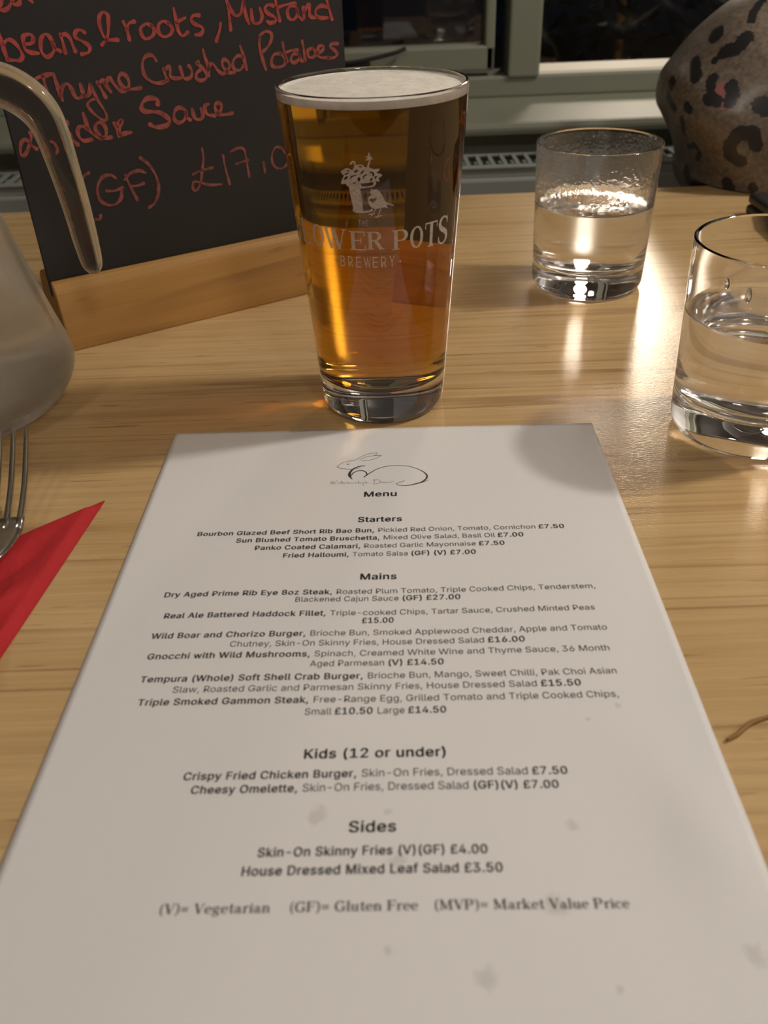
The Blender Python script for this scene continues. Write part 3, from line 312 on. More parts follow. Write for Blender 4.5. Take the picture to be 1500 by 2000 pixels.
GLYPHS={" ":[0.188,[]],"(":[0.273,[[89,207,92,264,101,324,109,364,119,403,132,441,153,494,177,539,236,539,212,485,191,428,174,370,161,313,154,258,151,207,154,161,160,115,172,67,188,16,236,-96,177,-96,150,-46,128,4,111,55,99,106,92,156]]],")":[0.273,[[37,-96,86,18,102,69,113,116,120,162,122,207,119,258,112,313,99,370,82,428,62,485,37,539,97,539,121,494,142,441,154,403,164,364,173,323,181,264,184,207,182,156,174,104,161,53,144,3,123,-47,97,-96]]],",":[0.188,[[38,-119,68,71,137,71,84,-119]]],"-":[0.453,[[337,244,337,188,114,188,114,244]]],".":[0.188,[[95,-4,78,-1,63,9,53,24,50,41,53,59,63,73,78,83,95,87,113,83,128,73,138,59,141,41,138,24,128,9,113,-1]]],"0":[0.453,[[227,-7,174,1,130,24,95,62,69,113,57,155,50,202,48,254,50,306,57,353,69,395,95,447,130,484,174,508,227,516,279,508,323,484,358,447,384,395,396,353,403,306,405,254,403,202,396,155,384,113,359,62,323,24,279,1],[227,50,261,56,290,74,313,103,330,144,340,194,344,254,340,314,330,365,313,405,290,435,261,453,227,460,192,453,163,435,140,405,123,365,113,314,109,254,113,194,123,144,140,103,163,74,192,56]]],"1":[0.453,[[76,0,76,55,391,55,391,0],[276,509,276,0,212,0,212,448,209,448,86,358,86,427,198,509]]],"2":[0.453,[[64,0,64,47,234,229,282,282,299,305,311,327,318,348,320,371,317,397,308,419,293,436,273,449,250,457,224,460,196,457,172,447,153,433,139,413,130,390,127,362,66,362,71,405,86,442,111,473,143,496,182,511,225,516,268,511,306,497,337,474,361,445,376,411,381,372,378,345,371,318,357,290,336,259,267,180,153,60,153,57,389,57,389,0]]],"3":[0.453,[[218,-7,173,-3,133,10,98,30,70,57,52,91,44,132,109,132,115,107,126,87,144,71,165,59,191,52,219,50,248,53,275,61,297,74,315,93,325,116,329,145,326,172,316,196,299,217,275,234,242,244,201,248,157,248,157,299,288,448,288,452,70,452,70,509,372,509,372,461,211,278,211,289,264,288,308,276,344,253,371,222,387,186,393,145,387,103,370,66,344,36,309,12,266,-2]]],"4":[0.453,[[40,105,40,158,247,509,311,509,109,166,109,163,413,163,413,105],[282,0,282,121,282,146,282,318,343,318,343,0]]],"5":[0.453,[[221,-7,178,-2,140,11,108,32,83,60,66,93,60,130,122,130,127,108,138,89,154,73,173,60,196,52,221,50,250,53,276,64,298,82,314,104,324,131,328,162,324,193,314,221,297,244,275,262,248,273,218,277,192,275,167,268,145,258,128,246,67,253,96,509,366,509,366,452,151,452,134,301,136,301,155,315,178,325,203,331,229,334,263,330,294,321,321,306,345,285,364,260,379,231,388,199,391,163,385,117,369,76,343,41,309,15,268,-1]]],"6":[0.453,[[226,-7,182,-1,142,15,109,40,84,74,69,115,64,162,68,199,80,239,102,285,137,340,252,509,322,509,151,261,145,261,154,275,165,288,179,299,196,307,214,312,235,314,278,309,316,295,346,271,370,240,384,201,389,157,384,112,368,73,343,39,310,14,271,-2],[226,48,254,52,279,63,299,79,314,101,324,128,327,157,324,187,314,213,299,235,279,251,254,262,226,265,198,262,174,252,153,235,138,214,128,188,125,158,128,128,138,102,153,79,174,63,198,52]]],"7":[0.453,[[97,0,323,448,323,452,62,452,62,509,391,509,391,449,165,0]]],"8":[0.453,[[226,-7,178,-2,136,11,101,33,74,62,57,96,52,135,55,166,65,195,81,220,101,241,125,256,153,265,153,267,119,282,93,308,76,342,70,380,75,417,90,450,114,477,146,498,184,511,226,516,269,511,306,498,337,477,361,450,377,417,382,380,376,342,359,308,333,282,300,267,300,265,327,256,351,241,372,220,387,195,397,166,401,135,395,96,378,62,352,33,317,11,275,-2],[226,49,258,52,285,60,307,74,323,91,333,113,337,139,333,165,322,189,305,208,283,223,256,232,226,235,196,232,169,223,147,208,130,189,119,165,115,139,119,113,129,91,145,74,167,60,195,52],[226,290,252,292,274,300,293,313,307,330,316,351,319,376,316,399,308,420,294,437,275,449,252,457,226,460,200,457,177,449,159,437,145,420,136,399,133,376,136,351,145,330,159,313,178,300,201,292]]],"A":[0.48,[[16,0,201,509,276,509,463,0,395,0,287,302,264,372,232,478,245,478,213,371,191,302,85,0],[110,142,110,199,370,199,370,142]]],"B":[0.456,[[60,0,60,509,241,509,289,504,329,491,359,469,381,442,394,410,398,374,395,344,387,320,373,301,356,286,336,275,315,267,315,262,339,257,363,245,385,227,402,203,414,173,418,136,413,100,400,67,377,39,344,18,301,4,247,0],[125,57,245,57,296,63,330,80,349,105,355,137,352,161,342,184,327,203,306,218,279,228,248,231,125,231],[125,285,238,285,265,288,288,296,308,309,323,326,333,348,336,372,330,403,313,429,283,446,240,452,125,452]]],"C":[0.51,[[267,-7,225,-3,186,7,150,25,119,49,92,79,70,115,53,157,44,203,40,254,44,305,53,352,70,393,92,429,119,459,150,484,186,501,225,512,267,516,305,513,340,504,373,490,402,471,427,447,448,418,463,385,473,348,408,348,401,373,389,395,375,413,357,428,337,440,315,449,292,454,267,456,223,450,184,432,150,403,125,364,109,314,103,254,109,194,125,145,151,105,184,76,223,59,267,53,292,55,315,60,337,69,357,81,375,96,389,114,401,136,408,160,473,160,463,124,448,91,428,62,402,38,373,19,341,5,305,-4]]],"D":[0.502,[[219,0,96,0,96,57,215,57,272,63,318,81,354,110,379,149,394,198,399,255,394,312,379,361,354,399,320,428,275,446,221,452,93,452,93,509,225,509,273,505,315,495,353,478,399,441,433,391,449,351,458,306,462,255,458,205,449,159,433,119,411,83,384,54,351,31,312,14,268,3],[125,509,125,0,60,0,60,509]]],"E":[0.419,[[60,0,60,509,372,509,372,452,125,452,125,286,355,286,355,229,125,229,125,57,375,57,375,0]]],"F":[0.41,[[60,0,60,509,369,509,369,452,125,452,125,278,346,278,346,221,125,221,125,0]]],"G":[0.52,[[269,-7,225,-3,185,7,149,25,118,49,91,79,69,116,53,157,43,203,40,254,43,305,53,352,69,393,91,429,117,459,149,484,184,501,223,512,265,516,304,513,340,504,374,489,403,469,429,445,449,416,465,384,474,349,408,349,399,372,387,393,373,411,356,427,337,439,315,448,291,454,265,456,222,450,183,432,150,404,125,364,109,314,103,254,109,194,125,145,151,105,184,76,224,59,269,53,309,57,345,71,374,93,396,123,410,160,415,202,434,199,283,199,283,256,478,256,478,200,471,141,451,91,419,50,377,19,326,0]]],"H":[0.517,[[60,0,60,509,125,509,125,289,392,289,392,509,457,509,457,0,392,0,392,232,125,232,125,0]]],"K":[0.467,[[104,145,104,216,139,261,174,303,212,344,364,509,448,509,231,276,228,276],[60,0,60,509,125,509,125,334,124,225,125,193,125,0],[372,0,188,259,228,309,449,0]]],"L":[0.393,[[60,0,60,509,125,509,125,57,361,57,361,0]]],"M":[0.628,[[60,0,60,509,152,509,277,187,287,159,299,123,311,84,322,49,307,49,318,83,330,121,342,158,352,187,476,509,568,509,568,0,504,0,504,291,504,327,505,369,506,413,507,457,513,457,498,409,482,363,467,322,456,291,342,0,286,0,170,291,159,321,145,361,129,408,112,457,119,457,120,416,121,372,122,328,122,291,122,0]]],"O":[0.533,[[267,-7,225,-3,186,7,150,25,119,49,92,79,70,115,53,157,44,203,40,254,44,305,53,352,70,393,92,429,119,459,150,484,186,501,225,512,267,516,309,512,348,501,384,484,415,459,442,429,464,393,480,352,490,305,493,254,490,203,480,157,464,115,442,79,415,49,384,25,348,7,309,-3],[267,53,310,59,349,76,383,105,408,144,425,194,430,254,425,314,408,365,383,404,349,433,310,450,267,456,223,450,184,433,151,404,125,364,109,314,103,254,109,194,125,144,151,105,184,76,223,59]]],"P":[0.445,[[60,0,60,509,235,509,289,503,332,487,366,462,390,430,404,391,409,348,404,304,390,265,366,233,332,207,289,191,235,186,109,186,109,242,233,242,269,246,297,256,318,272,333,294,342,319,344,348,342,376,333,402,318,423,297,439,268,449,232,452,125,452,125,0]]],"R":[0.449,[[60,0,60,509,236,509,290,504,333,489,367,465,390,433,405,395,409,352,405,309,390,271,367,240,333,217,289,203,236,198,96,198,96,255,234,255,269,258,298,267,319,281,334,300,342,324,345,352,342,380,334,405,319,425,298,440,269,449,233,452,125,452,125,0],[353,0,230,229,303,229,428,0]]],"S":[0.447,[[224,-9,172,-4,128,9,91,31,64,60,46,96,38,137,104,137,110,110,123,88,142,71,166,59,194,52,224,49,257,52,286,60,311,74,329,92,341,114,346,139,342,161,332,179,316,193,296,205,272,214,245,222,184,239,128,260,86,289,60,326,52,372,58,413,75,448,102,476,138,498,180,511,227,516,275,511,316,498,351,476,377,449,394,415,401,378,337,378,326,412,302,437,267,453,225,459,194,456,167,448,145,435,129,418,118,398,115,376,119,352,131,334,148,319,169,308,191,300,212,293,264,279,287,272,312,264,336,252,359,238,379,220,395,198,405,171,408,139,403,99,386,64,360,34,323,11,278,-4]]],"T":[0.449,[[32,452,32,509,417,509,417,452,257,452,257,0,193,0,193,452]]],"V":[0.48,[[204,0,16,509,84,509,192,206,215,137,248,31,235,31,267,138,290,206,395,509,463,509,278,0]]],"W":[0.686,[[155,0,16,509,82,509,163,196,175,145,187,94,197,40,189,40,200,94,211,145,224,196,306,509,380,509,462,196,474,145,486,94,497,40,488,40,499,94,510,145,523,196,603,509,670,509,530,0,455,0,368,323,351,391,336,475,350,475,335,395,318,323,230,0]]],"Y":[0.472,[[203,0,203,208,16,509,91,509,192,344,222,292,236,264,250,230,224,230,237,265,251,293,280,344,381,509,455,509,268,208,268,0]]],"a":[0.389,[[160,-9,126,-5,94,5,68,22,48,45,35,73,30,108,34,138,43,161,58,179,78,193,100,203,125,211,178,220,234,227,252,230,265,235,273,243,276,255,276,257,273,279,267,297,256,311,240,322,220,329,196,331,171,329,149,322,132,313,118,301,107,288,100,274,41,291,57,322,79,346,104,364,133,375,163,382,194,384,215,383,239,379,263,372,286,360,306,343,322,320,333,290,337,251,337,0,277,0,277,52,272,52,264,38,252,25,236,12,215,1,190,-6],[170,45,202,49,228,59,248,74,263,93,272,115,276,138,276,190,270,186,259,182,231,176,200,171,175,168,154,164,134,159,117,150,103,139,95,124,92,105,94,87,102,72,114,61,130,52,149,47]]],"b":[0.424,[[229,-8,198,-5,172,4,153,17,138,31,127,46,118,59,112,59,112,0,53,0,53,509,114,509,114,319,118,319,137,346,152,360,171,373,197,381,229,384,274,378,313,361,345,332,370,293,385,245,390,189,385,133,370,84,346,45,313,16,274,-2],[220,47,253,51,279,66,301,88,316,117,325,151,328,189,325,227,316,261,301,290,280,311,253,325,220,330,188,325,161,312,140,291,125,263,116,229,113,189,116,150,125,115,140,86,162,65,188,51]]],"c":[0.396,[[207,-8,159,-2,117,16,82,46,56,85,40,133,34,187,40,243,56,291,82,330,117,360,159,378,207,384,234,383,260,377,284,368,305,356,324,341,340,322,353,301,362,277,303,262,298,276,290,289,281,301,270,311,257,319,242,325,226,329,207,330,173,325,145,310,124,287,108,258,99,224,96,187,99,151,108,117,124,89,145,66,173,51,207,46,226,48,243,52,258,58,271,66,282,76,292,89,299,102,304,117,363,102,354,78,341,56,325,37,306,21,285,9,261,-1,235,-6]]],"d":[0.424,[[195,-8,151,-2,111,16,79,45,55,84,39,133,34,189,39,245,55,293,79,332,112,361,151,378,196,384,228,381,253,373,272,360,287,346,298,331,306,319,311,319,311,509,372,509,372,0,313,0,313,59,307,59,298,46,287,31,272,17,252,4,227,-5],[205,47,236,51,263,65,284,86,299,115,309,150,312,189,309,229,300,263,284,291,263,312,237,325,205,330,172,325,145,311,124,290,108,261,99,227,96,189,99,151,109,117,124,88,145,66,172,51]]],"e":[0.404,[[212,-8,161,-2,117,16,82,46,56,85,40,132,34,187,39,242,55,290,81,329,115,359,157,378,205,384,236,382,266,374,294,361,319,341,341,315,357,282,368,242,371,194,371,169,75,169,75,221,338,221,310,202,307,237,298,269,283,294,263,314,237,326,205,330,173,326,146,313,125,294,109,270,99,241,96,211,96,178,100,139,110,106,128,80,151,61,179,50,212,46,234,48,254,53,271,61,285,73,297,88,306,105,365,91,353,63,335,39,311,19,283,4,249,-5]]],"f":[0.254,[[228,379,228,327,6,327,6,379],[81,0,81,432,84,461,96,486,113,505,135,519,161,527,187,530,207,529,222,527,234,524,243,521,227,468,222,470,215,472,206,473,195,474,171,470,154,460,145,443,142,419,142,0]]],"g":[0.425,[[207,-151,168,-148,134,-140,105,-127,82,-110,64,-91,51,-69,101,-41,110,-53,122,-66,136,-78,154,-88,178,-95,207,-97,249,-92,282,-75,304,-47,311,-6,311,68,306,68,298,56,287,41,272,28,252,16,227,8,195,5,152,10,113,27,80,53,55,90,39,136,34,191,39,246,55,293,80,332,112,361,152,378,196,384,228,382,253,373,273,360,288,346,299,331,308,319,313,319,313,379,372,379,372,-9,367,-54,350,-90,324,-117,291,-136,251,-147],[205,59,237,63,264,75,285,95,300,121,309,154,312,193,309,231,300,264,285,291,264,312,237,325,205,330,172,325,145,312,124,290,109,262,99,229,96,193,99,155,109,123,124,96,145,76,172,63]]],"h":[0.41,[[114,227,114,0,53,0,53,509,114,509,114,287,102,287,124,332,152,362,187,379,227,384,264,380,295,369,321,349,341,321,353,285,357,240,357,0,296,0,296,235,290,275,273,304,246,323,210,329,184,326,161,317,141,303,126,283,117,257]]],"i":[0.167,[[53,0,53,379,114,379,114,0],[84,443,67,446,54,455,44,468,41,483,44,499,54,512,67,521,84,524,100,521,114,512,123,499,126,483,123,468,114,455,100,446]]],"j":[0.167,[[53,379,114,379,114,-30,111,-63,102,-90,86,-113,65,-129,37,-139,4,-143,-10,-143,-10,-87,2,-87,25,-83,40,-72,50,-54,53,-29],[83,443,67,446,53,455,44,468,41,483,44,499,53,512,67,521,83,524,100,521,114,512,123,499,126,483,123,468,114,455,100,446]]],"k":[0.381,[[110,137,110,212,121,212,284,379,360,379,184,199,177,199],[53,0,53,509,114,509,114,0],[294,0,148,186,191,229,372,0]]],"l":[0.189,[[139,-2,101,3,74,20,58,47,53,84,53,509,114,509,114,99,115,77,120,62,130,54,146,52,154,52,160,53,170,54,181,3,172,1,162,-1,151,-2]]],"m":[0.61,[[53,0,53,379,112,379,112,295,108,295,118,323,132,346,151,363,172,376,195,384,219,386,257,380,287,361,309,331,321,295,312,295,322,321,337,343,357,361,381,375,407,383,437,386,468,383,497,372,522,354,541,328,553,296,557,255,557,0,496,0,496,254,490,289,473,313,447,326,419,330,395,328,374,320,358,307,345,290,338,270,335,247,335,0,274,0,274,260,269,288,253,311,229,326,199,330,178,328,158,320,140,307,126,289,117,266,114,238,114,0]]],"n":[0.41,[[114,227,114,0,53,0,53,379,112,379,112,287,102,287,124,332,152,362,187,379,227,384,264,380,295,369,321,349,341,321,353,285,357,240,357,0,296,0,296,235,290,275,273,304,246,323,210,329,184,326,161,317,141,303,126,283,117,257]]],"o":[0.415,[[207,-8,159,-2,117,16,82,46,56,85,40,133,34,187,40,243,56,291,82,330,117,360,159,378,207,384,256,378,299,360,333,330,359,291,376,243,381,187,376,133,359,85,333,46,299,16,256,-2],[207,46,242,51,270,66,292,89,307,117,316,151,319,187,316,224,307,258,292,287,270,310,242,325,207,330,173,325,145,310,124,287,108,258,99,224,96,187,99,151,108,117,124,89,145,66,173,51]]],"p":[0.424,[[53,-143,53,379,112,379,112,319,118,319,126,331,137,346,152,360,171,373,197,381,229,384,274,378,313,361,345,332,370,293,385,245,390,189,385,133,370,84,346,45,313,16,274,-2,229,-8,198,-5,173,4,153,17,138,31,127,46,118,59,114,59,114,-143],[220,47,253,51,279,66,301,88,316,117,325,151,328,189,325,227,316,261,301,290,280,311,253,325,220,330,188,325,161,312,140,291,125,263,116,229,113,189,116,150,125,115,140,86,162,65,188,51]]],"r":[0.259,[[53,0,53,379,112,379,112,321,115,321,130,347,152,367,181,380,213,385,229,384,243,384,243,322,230,324,219,325,207,326,182,323,159,315,140,301,126,284,117,262,114,237,114,0]]],"s":[0.365,[[182,-8,145,-5,112,3,84,18,62,38,45,63,36,94,94,107,105,79,124,60,150,49,181,45,217,50,244,62,262,81,268,103,265,121,254,136,237,147,212,155,149,170,104,186,72,208,53,237,47,274,51,305,65,332,87,354,115,370,149,381,187,384,223,381,254,372,279,358,299,339,314,316,324,290,268,277,258,298,243,316,219,328,187,333,156,329,131,317,114,299,109,277,112,258,124,243,144,232,172,223,229,209,275,194,306,171,325,142,331,107,326,75,312,47,290,24,260,6,223,-5]]],"t":[0.227,[[204,379,204,327,6,327,6,379],[65,471,126,471,126,98,128,76,136,61,150,53,170,50,177,50,185,51,202,54,213,2,203,-1,192,-3,180,-4,168,-4,125,2,92,21,72,52,65,93]]],"u":[0.41,[[182,-5,146,-1,115,11,89,31,69,59,57,95,53,139,53,379,114,379,114,144,119,105,137,75,164,56,200,50,226,53,249,62,268,77,283,97,293,122,296,153,296,379,357,379,357,0,298,0,298,92,307,92,286,47,257,17,222,0]]],"v":[0.389,[[163,0,17,379,84,379,165,155,187,87,206,21,184,21,203,87,224,155,305,379,371,379,226,0]]],"w":[0.567,[[138,0,23,379,87,379,133,214,154,137,175,41,165,41,186,135,206,214,252,379,316,379,362,214,382,136,402,41,391,41,413,135,434,214,480,379,545,379,429,0,368,0,319,172,305,225,291,280,277,338,291,338,277,280,263,225,248,172,199,0]]],"x":[0.379,[[21,0,171,218,171,171,29,379,100,379,147,306,179,253,207,206,175,206,202,253,216,279,233,306,282,379,352,379,209,169,209,214,358,0,287,0,231,85,200,136,173,182,205,182,178,136,165,112,148,85,91,0]]],"y":[0.389,[[47,-139,61,-86,71,-87,88,-90,104,-89,118,-84,130,-74,141,-58,151,-36,163,-1,17,379,84,379,165,155,187,87,206,21,184,21,202,87,224,155,305,379,371,379,204,-58,191,-85,177,-107,159,-124,139,-136,117,-143,91,-145,77,-145,65,-143,54,-141]]],"z":[0.38,[[42,0,42,46,254,320,254,323,48,323,48,379,333,379,333,331,126,60,126,56,339,56,339,0]]],"\u00a3":[0.425,[[37,41,37,57,62,61,80,74,90,95,93,125,85,358,89,401,102,439,125,471,156,495,194,510,239,516,277,511,310,499,339,480,362,454,378,422,387,385,328,377,318,411,300,437,273,453,240,459,210,456,186,446,168,430,155,410,148,387,146,360,153,127,152,106,145,89,135,75,123,64,108,55,92,49,76,45,61,42,48,41],[37,0,37,57,301,57,315,58,324,63,329,72,330,85,330,107,388,107,388,91,382,51,366,23,339,6,299,0],[37,229,37,280,311,280,311,229]]]}

# ------------------------------------------------------------------ the room
def struct(o): o['kind'] = 'structure'; return o
X0, X1, Y0, YW, ZC = -2.2, 1.5, -2.8, 1.03, 1.70     # room limits, z relative to the table top
struct(box('floor', X0, X1, Y0, YW+0.3, -T-0.05, -T, M['floor']))
struct(box('ceiling', X0, X1, Y0, YW+0.3, ZC, ZC+0.05, M['ceil']))
struct(box('wall_left', X0-0.1, X0, Y0, YW+0.3, -T, ZC, M['wall']))
struct(box('wall_right', X1, X1+0.1, Y0, YW+0.3, -T, ZC, M['wall_r']))
struct(box('wall_front', X0, X1, Y0-0.1, Y0, -T, ZC, M['wall']))
bm = bmesh.new()
WX0, WX1, WZ0, WZ1 = -1.15, 1.25, 0.0096, 1.25
add_box(bm, X0, X1, YW, YW+0.25, 0-0.0+0.0, T+WZ0)          # below the window (down to the floor)
add_box(bm, X0, X1, YW, YW+0.25, T+WZ1, T+ZC)
add_box(bm, X0, WX0, YW, YW+0.25, T+WZ0, T+WZ1)
add_box(bm, WX1, X1, YW, YW+0.25, T+WZ0, T+WZ1)
struct(bm_obj('wall_back', bm, M['sage']))
struct(box('baseboard_back', X0, X1, YW-0.015, YW, -T, -T+0.12, M['sage'], bev=0.004))

win = empty('window_1', (0.19, 1.15, T+0.0224), kind='structure')
FY = 1.15
def wpart(name, boxes, mat, bev=0.0025):
    bm = bmesh.new()
    for b in boxes: add_box(bm, b[0], b[1], b[2], b[3], b[4]+T, b[5]+T, bev)
    return struct(bm_obj(name, bm, mat, win))
wpart('window_sill', [(WX0-0.03, WX1+0.03, 1.000, FY+0.06, 0.0096, 0.0224)], M['sage'], 0.005)
ML, MR = 0.1675, 0.2050        # mullion
wpart('window_frame', [(WX0, WX1, FY, FY+0.06, 0.0224, 0.046), (WX0, WX1, FY, FY+0.06, WZ1-0.05, WZ1),
                       (WX0, WX0+0.05, FY, FY+0.06, 0.0224, WZ1), (WX1-0.05, WX1, FY, FY+0.06, 0.0224, WZ1)], M['sage'], 0.003)
wpart('mullion', [(ML, MR, FY-0.004, FY+0.06, 0.044, WZ1-0.05)], M['sage'], 0.003)
# right light: a bead whose pale colour paints in strong lamplight, then the pane
bm = bmesh.new()
q = [(FY+0.004, 0.0458), (FY+0.0045, 0.0490), (FY+0.022, 0.0545), (FY+0.026, 0.0545), (FY+0.026, 0.0458)]     # sloped so that the pendant lamp lights it
a = [bm.verts.new((MR, y, z+T)) for y, z in q]; b = [bm.verts.new((WX1-0.05, y, z+T)) for y, z in q]
bm.faces.new(a); bm.faces.new(list(reversed(b)))
for i in range(5): bm.faces.new((a[i], b[i], b[(i+1) % 5], a[(i+1) % 5]))
struct(bm_obj('glazing_bead', bm, M['lit_bead'], win))
wpart('pane', [(MR, WX1-0.05, FY+0.026, FY+0.030, 0.046, WZ1-0.05)], M['pane'], 0.0)
# left light: an opening casement
wpart('sash_frame', [(-0.66, 0.1515, FY+0.002, FY+0.04, 0.052, 0.0790), (0.1400, 0.1515, FY+0.002, FY+0.04, 0.052, WZ1-0.055),
                     (-0.66, -0.645, FY+0.002, FY+0.04, 0.052, WZ1-0.055), (-0.66, 0.1515, FY+0.002, FY+0.04, WZ1-0.085, WZ1-0.055)], M['sage'], 0.003)
wpart('pane', [(-0.65, 0.145, FY+0.024, FY+0.028, 0.07, WZ1-0.07)], M['pane'], 0.0)
wpart('mullion', [(-0.70, -0.665, FY-0.004, FY+0.06, 0.044, WZ1-0.05)], M['sage'], 0.003)
wpart('pane', [(WX0+0.05, -0.70, FY+0.026, FY+0.030, 0.046, WZ1-0.05)], M['pane'], 0.0)
bm = bmesh.new()
p = [Vector((-0.045, FY-0.012, T+0.0665)), Vector((-0.01, FY-0.013, T+0.0690)), Vector((0.03, FY-0.010, T+0.0755)), Vector((0.046, FY-0.006, T+0.0800))]
v, f = tube(catmull(p, 8), [0.0024]*25, segs=10, ry=[0.0018]*25)
me = bpy.data.meshes.new('t'); me.from_pydata([tuple(x) for x in v], [], f); bm.from_mesh(me); bpy.data.meshes.remove(me)
add_box(bm, -0.028, 0.004, FY-0.012, FY+0.004, T+0.060, T+0.0685, 0.002)
struct(bm_obj('window_stay', bm, M['dark'], win))
# outside
struct(box('ground', -6, 6, YW+0.26, 9, -T-0.1, -T-0.05, M['earth']))
shrub = empty('garden_shrub', (0.42, 1.75, T-T-0.05), 'dark leafy garden shrub outside the right-hand window pane', 'shrub')
verts, faces = [], []
for i in range(700):
    c = Vector((0.45+random.gauss(0, 0.14), 1.75+random.gauss(0, 0.10), T+random.uniform(-0.5, 0.36)))
    a = Vector((random.uniform(-1, 1), random.uniform(-1, 1), random.uniform(-0.6, 0.6))).normalized()
    b = a.cross(Vector((random.uniform(-1, 1), random.uniform(-1, 1), random.uniform(-1, 1)))).normalized()
    s = random.uniform(0.015, 0.028); k = len(verts)
    verts += [c-a*s, c+b*s*0.45, c+a*s, c-b*s*0.45]; faces.append((k, k+1, k+2, k+3))
mesh_from('foliage', verts, faces, M['leaf'], shrub)
tube_obj('stem', [Vector((0.45, 1.75, -0.05)), Vector((0.46, 1.75, 0.4)), Vector((0.45, 1.76, 0.95))], [0.014, 0.011, 0.006], M['strand'], shrub, segs=10)

# ------------------------------------------------------------------ radiator under the sill
rad = empty('radiator', (0, 0.985, 0.10), 'pale grey-green panel radiator with a slotted top grille below the window', 'radiator')
RX0, RX1, RF, RB, RT = -0.85, 0.72, 0.950, 1.018, -0.0102
bm = bmesh.new()
add_box(bm, RX0, RX1, RF, RF+0.012, T-0.60, T+RT-0.012, 0.003)
add_box(bm, RX0, RX1, RF+0.004, RF+0.014, T+RT-0.014, T+RT-0.0012, 0.003)
bm_obj('front_panel', bm, M['rad'], rad)
box('back_panel', RX0, RX1, RB-0.010, RB, -0.60, RT-0.008, M['rad'], rad, 0.002)
bm = bmesh.new()
add_box(bm, RX0, RX1, RF+0.002, RF+0.012, T+RT-0.003, T+RT, 0.001)
add_box(bm, RX0, RX1, RB-0.010, RB, T+RT-0.003, T+RT, 0.001)
nsl = int((RX1-RX0)/0.0132)
for i in range(nsl+1):
    x = RX0+0.003+i*0.0132
    add_box(bm, x-0.0022, x+0.0022, RF+0.010, RB-0.008, T+RT-0.003, T+RT-0.0004)
bm_obj('top_grille', bm, M['rad'], rad)
verts, faces = [], []
for i in range(2*nsl+1):                     # folded convector fins seen through the grille
    x = RX0+0.004+i*0.0066; y = RF+0.016 if i % 2 == 0 else RB-0.014
    verts += [(x, y, T-0.55), (x, y, T+RT-0.006)]
    if i: k = 2*i; faces.append((k-2, k, k+1, k-1))
mesh_from('convector_fins', verts, faces, M['rad'], rad)
for x in (RX0-0.004, RX1): box('side_panel', x, x+0.004, RF+0.002, RB, -0.60, RT-0.002, M['rad'], rad, 0.001)
for x in (RX0+0.12, RX1-0.12): box('leg', x-0.02, x+0.02, RF+0.02, RB, -T, -0.59, M['rad'], rad, 0.002)

# ------------------------------------------------------------------ table
tab = empty('dining_table', (0.15, 0.4, 0), 'pale maple-effect dining table under the menu and glasses', 'table')
bm = bmesh.new()
add_box(bm, -0.62, 0.95, -0.02, 0.812, T-0.028, T, 0.003, 3)
bm_obj('tabletop', bm, M['table'], tab)
for x, y in ((-0.52, 0.08), (0.85, 0.08), (-0.52, 0.70), (0.85, 0.70)):
    box('leg', x-0.025, x+0.025, y-0.025, y+0.025, -T, -0.028, M['table_leg'], tab, 0.003)

# ------------------------------------------------------------------ menu sheet
PX, PY, PA = 0.00104, 0.38540, -0.02696
pca, psa = math.cos(PA), math.sin(PA)
def paper_z(u, w):
    z = 0.00025
    # soft bump near the lower right with a sharper left flank, and a slight lift along the right side
    d = (u-84)/9.0; e = (w-236)/20.0
    z += 0.0016*math.exp(-e*e)*(1/(1+math.exp(-d*3.0)))*math.exp(-max(0, d-1.0)**2*0.6)
    d = (u-71)/10.0; e = (w-214)/26.0
    z += 0.0007*math.exp(-e*e)*(1/(1+math.exp(-d*2.2)))*math.exp(-max(0, d-1.0)**2*0.5)
    z += 0.0005*(0.5+0.5*math.sin(u*0.045+1.0)*math.sin(w*0.031+0.4)) 
    return z
def paper_pt(u, w, off=0.0):
    um, wm = u/1000, w/1000
    return V(PX+um*pca+wm*psa, PY+um*psa-wm*pca, paper_z(u, w)+off)
menu = empty('menu_sheet', (PX, PY-0.148, T), 'white printed paper menu lying in front of the pint glass', 'menu')
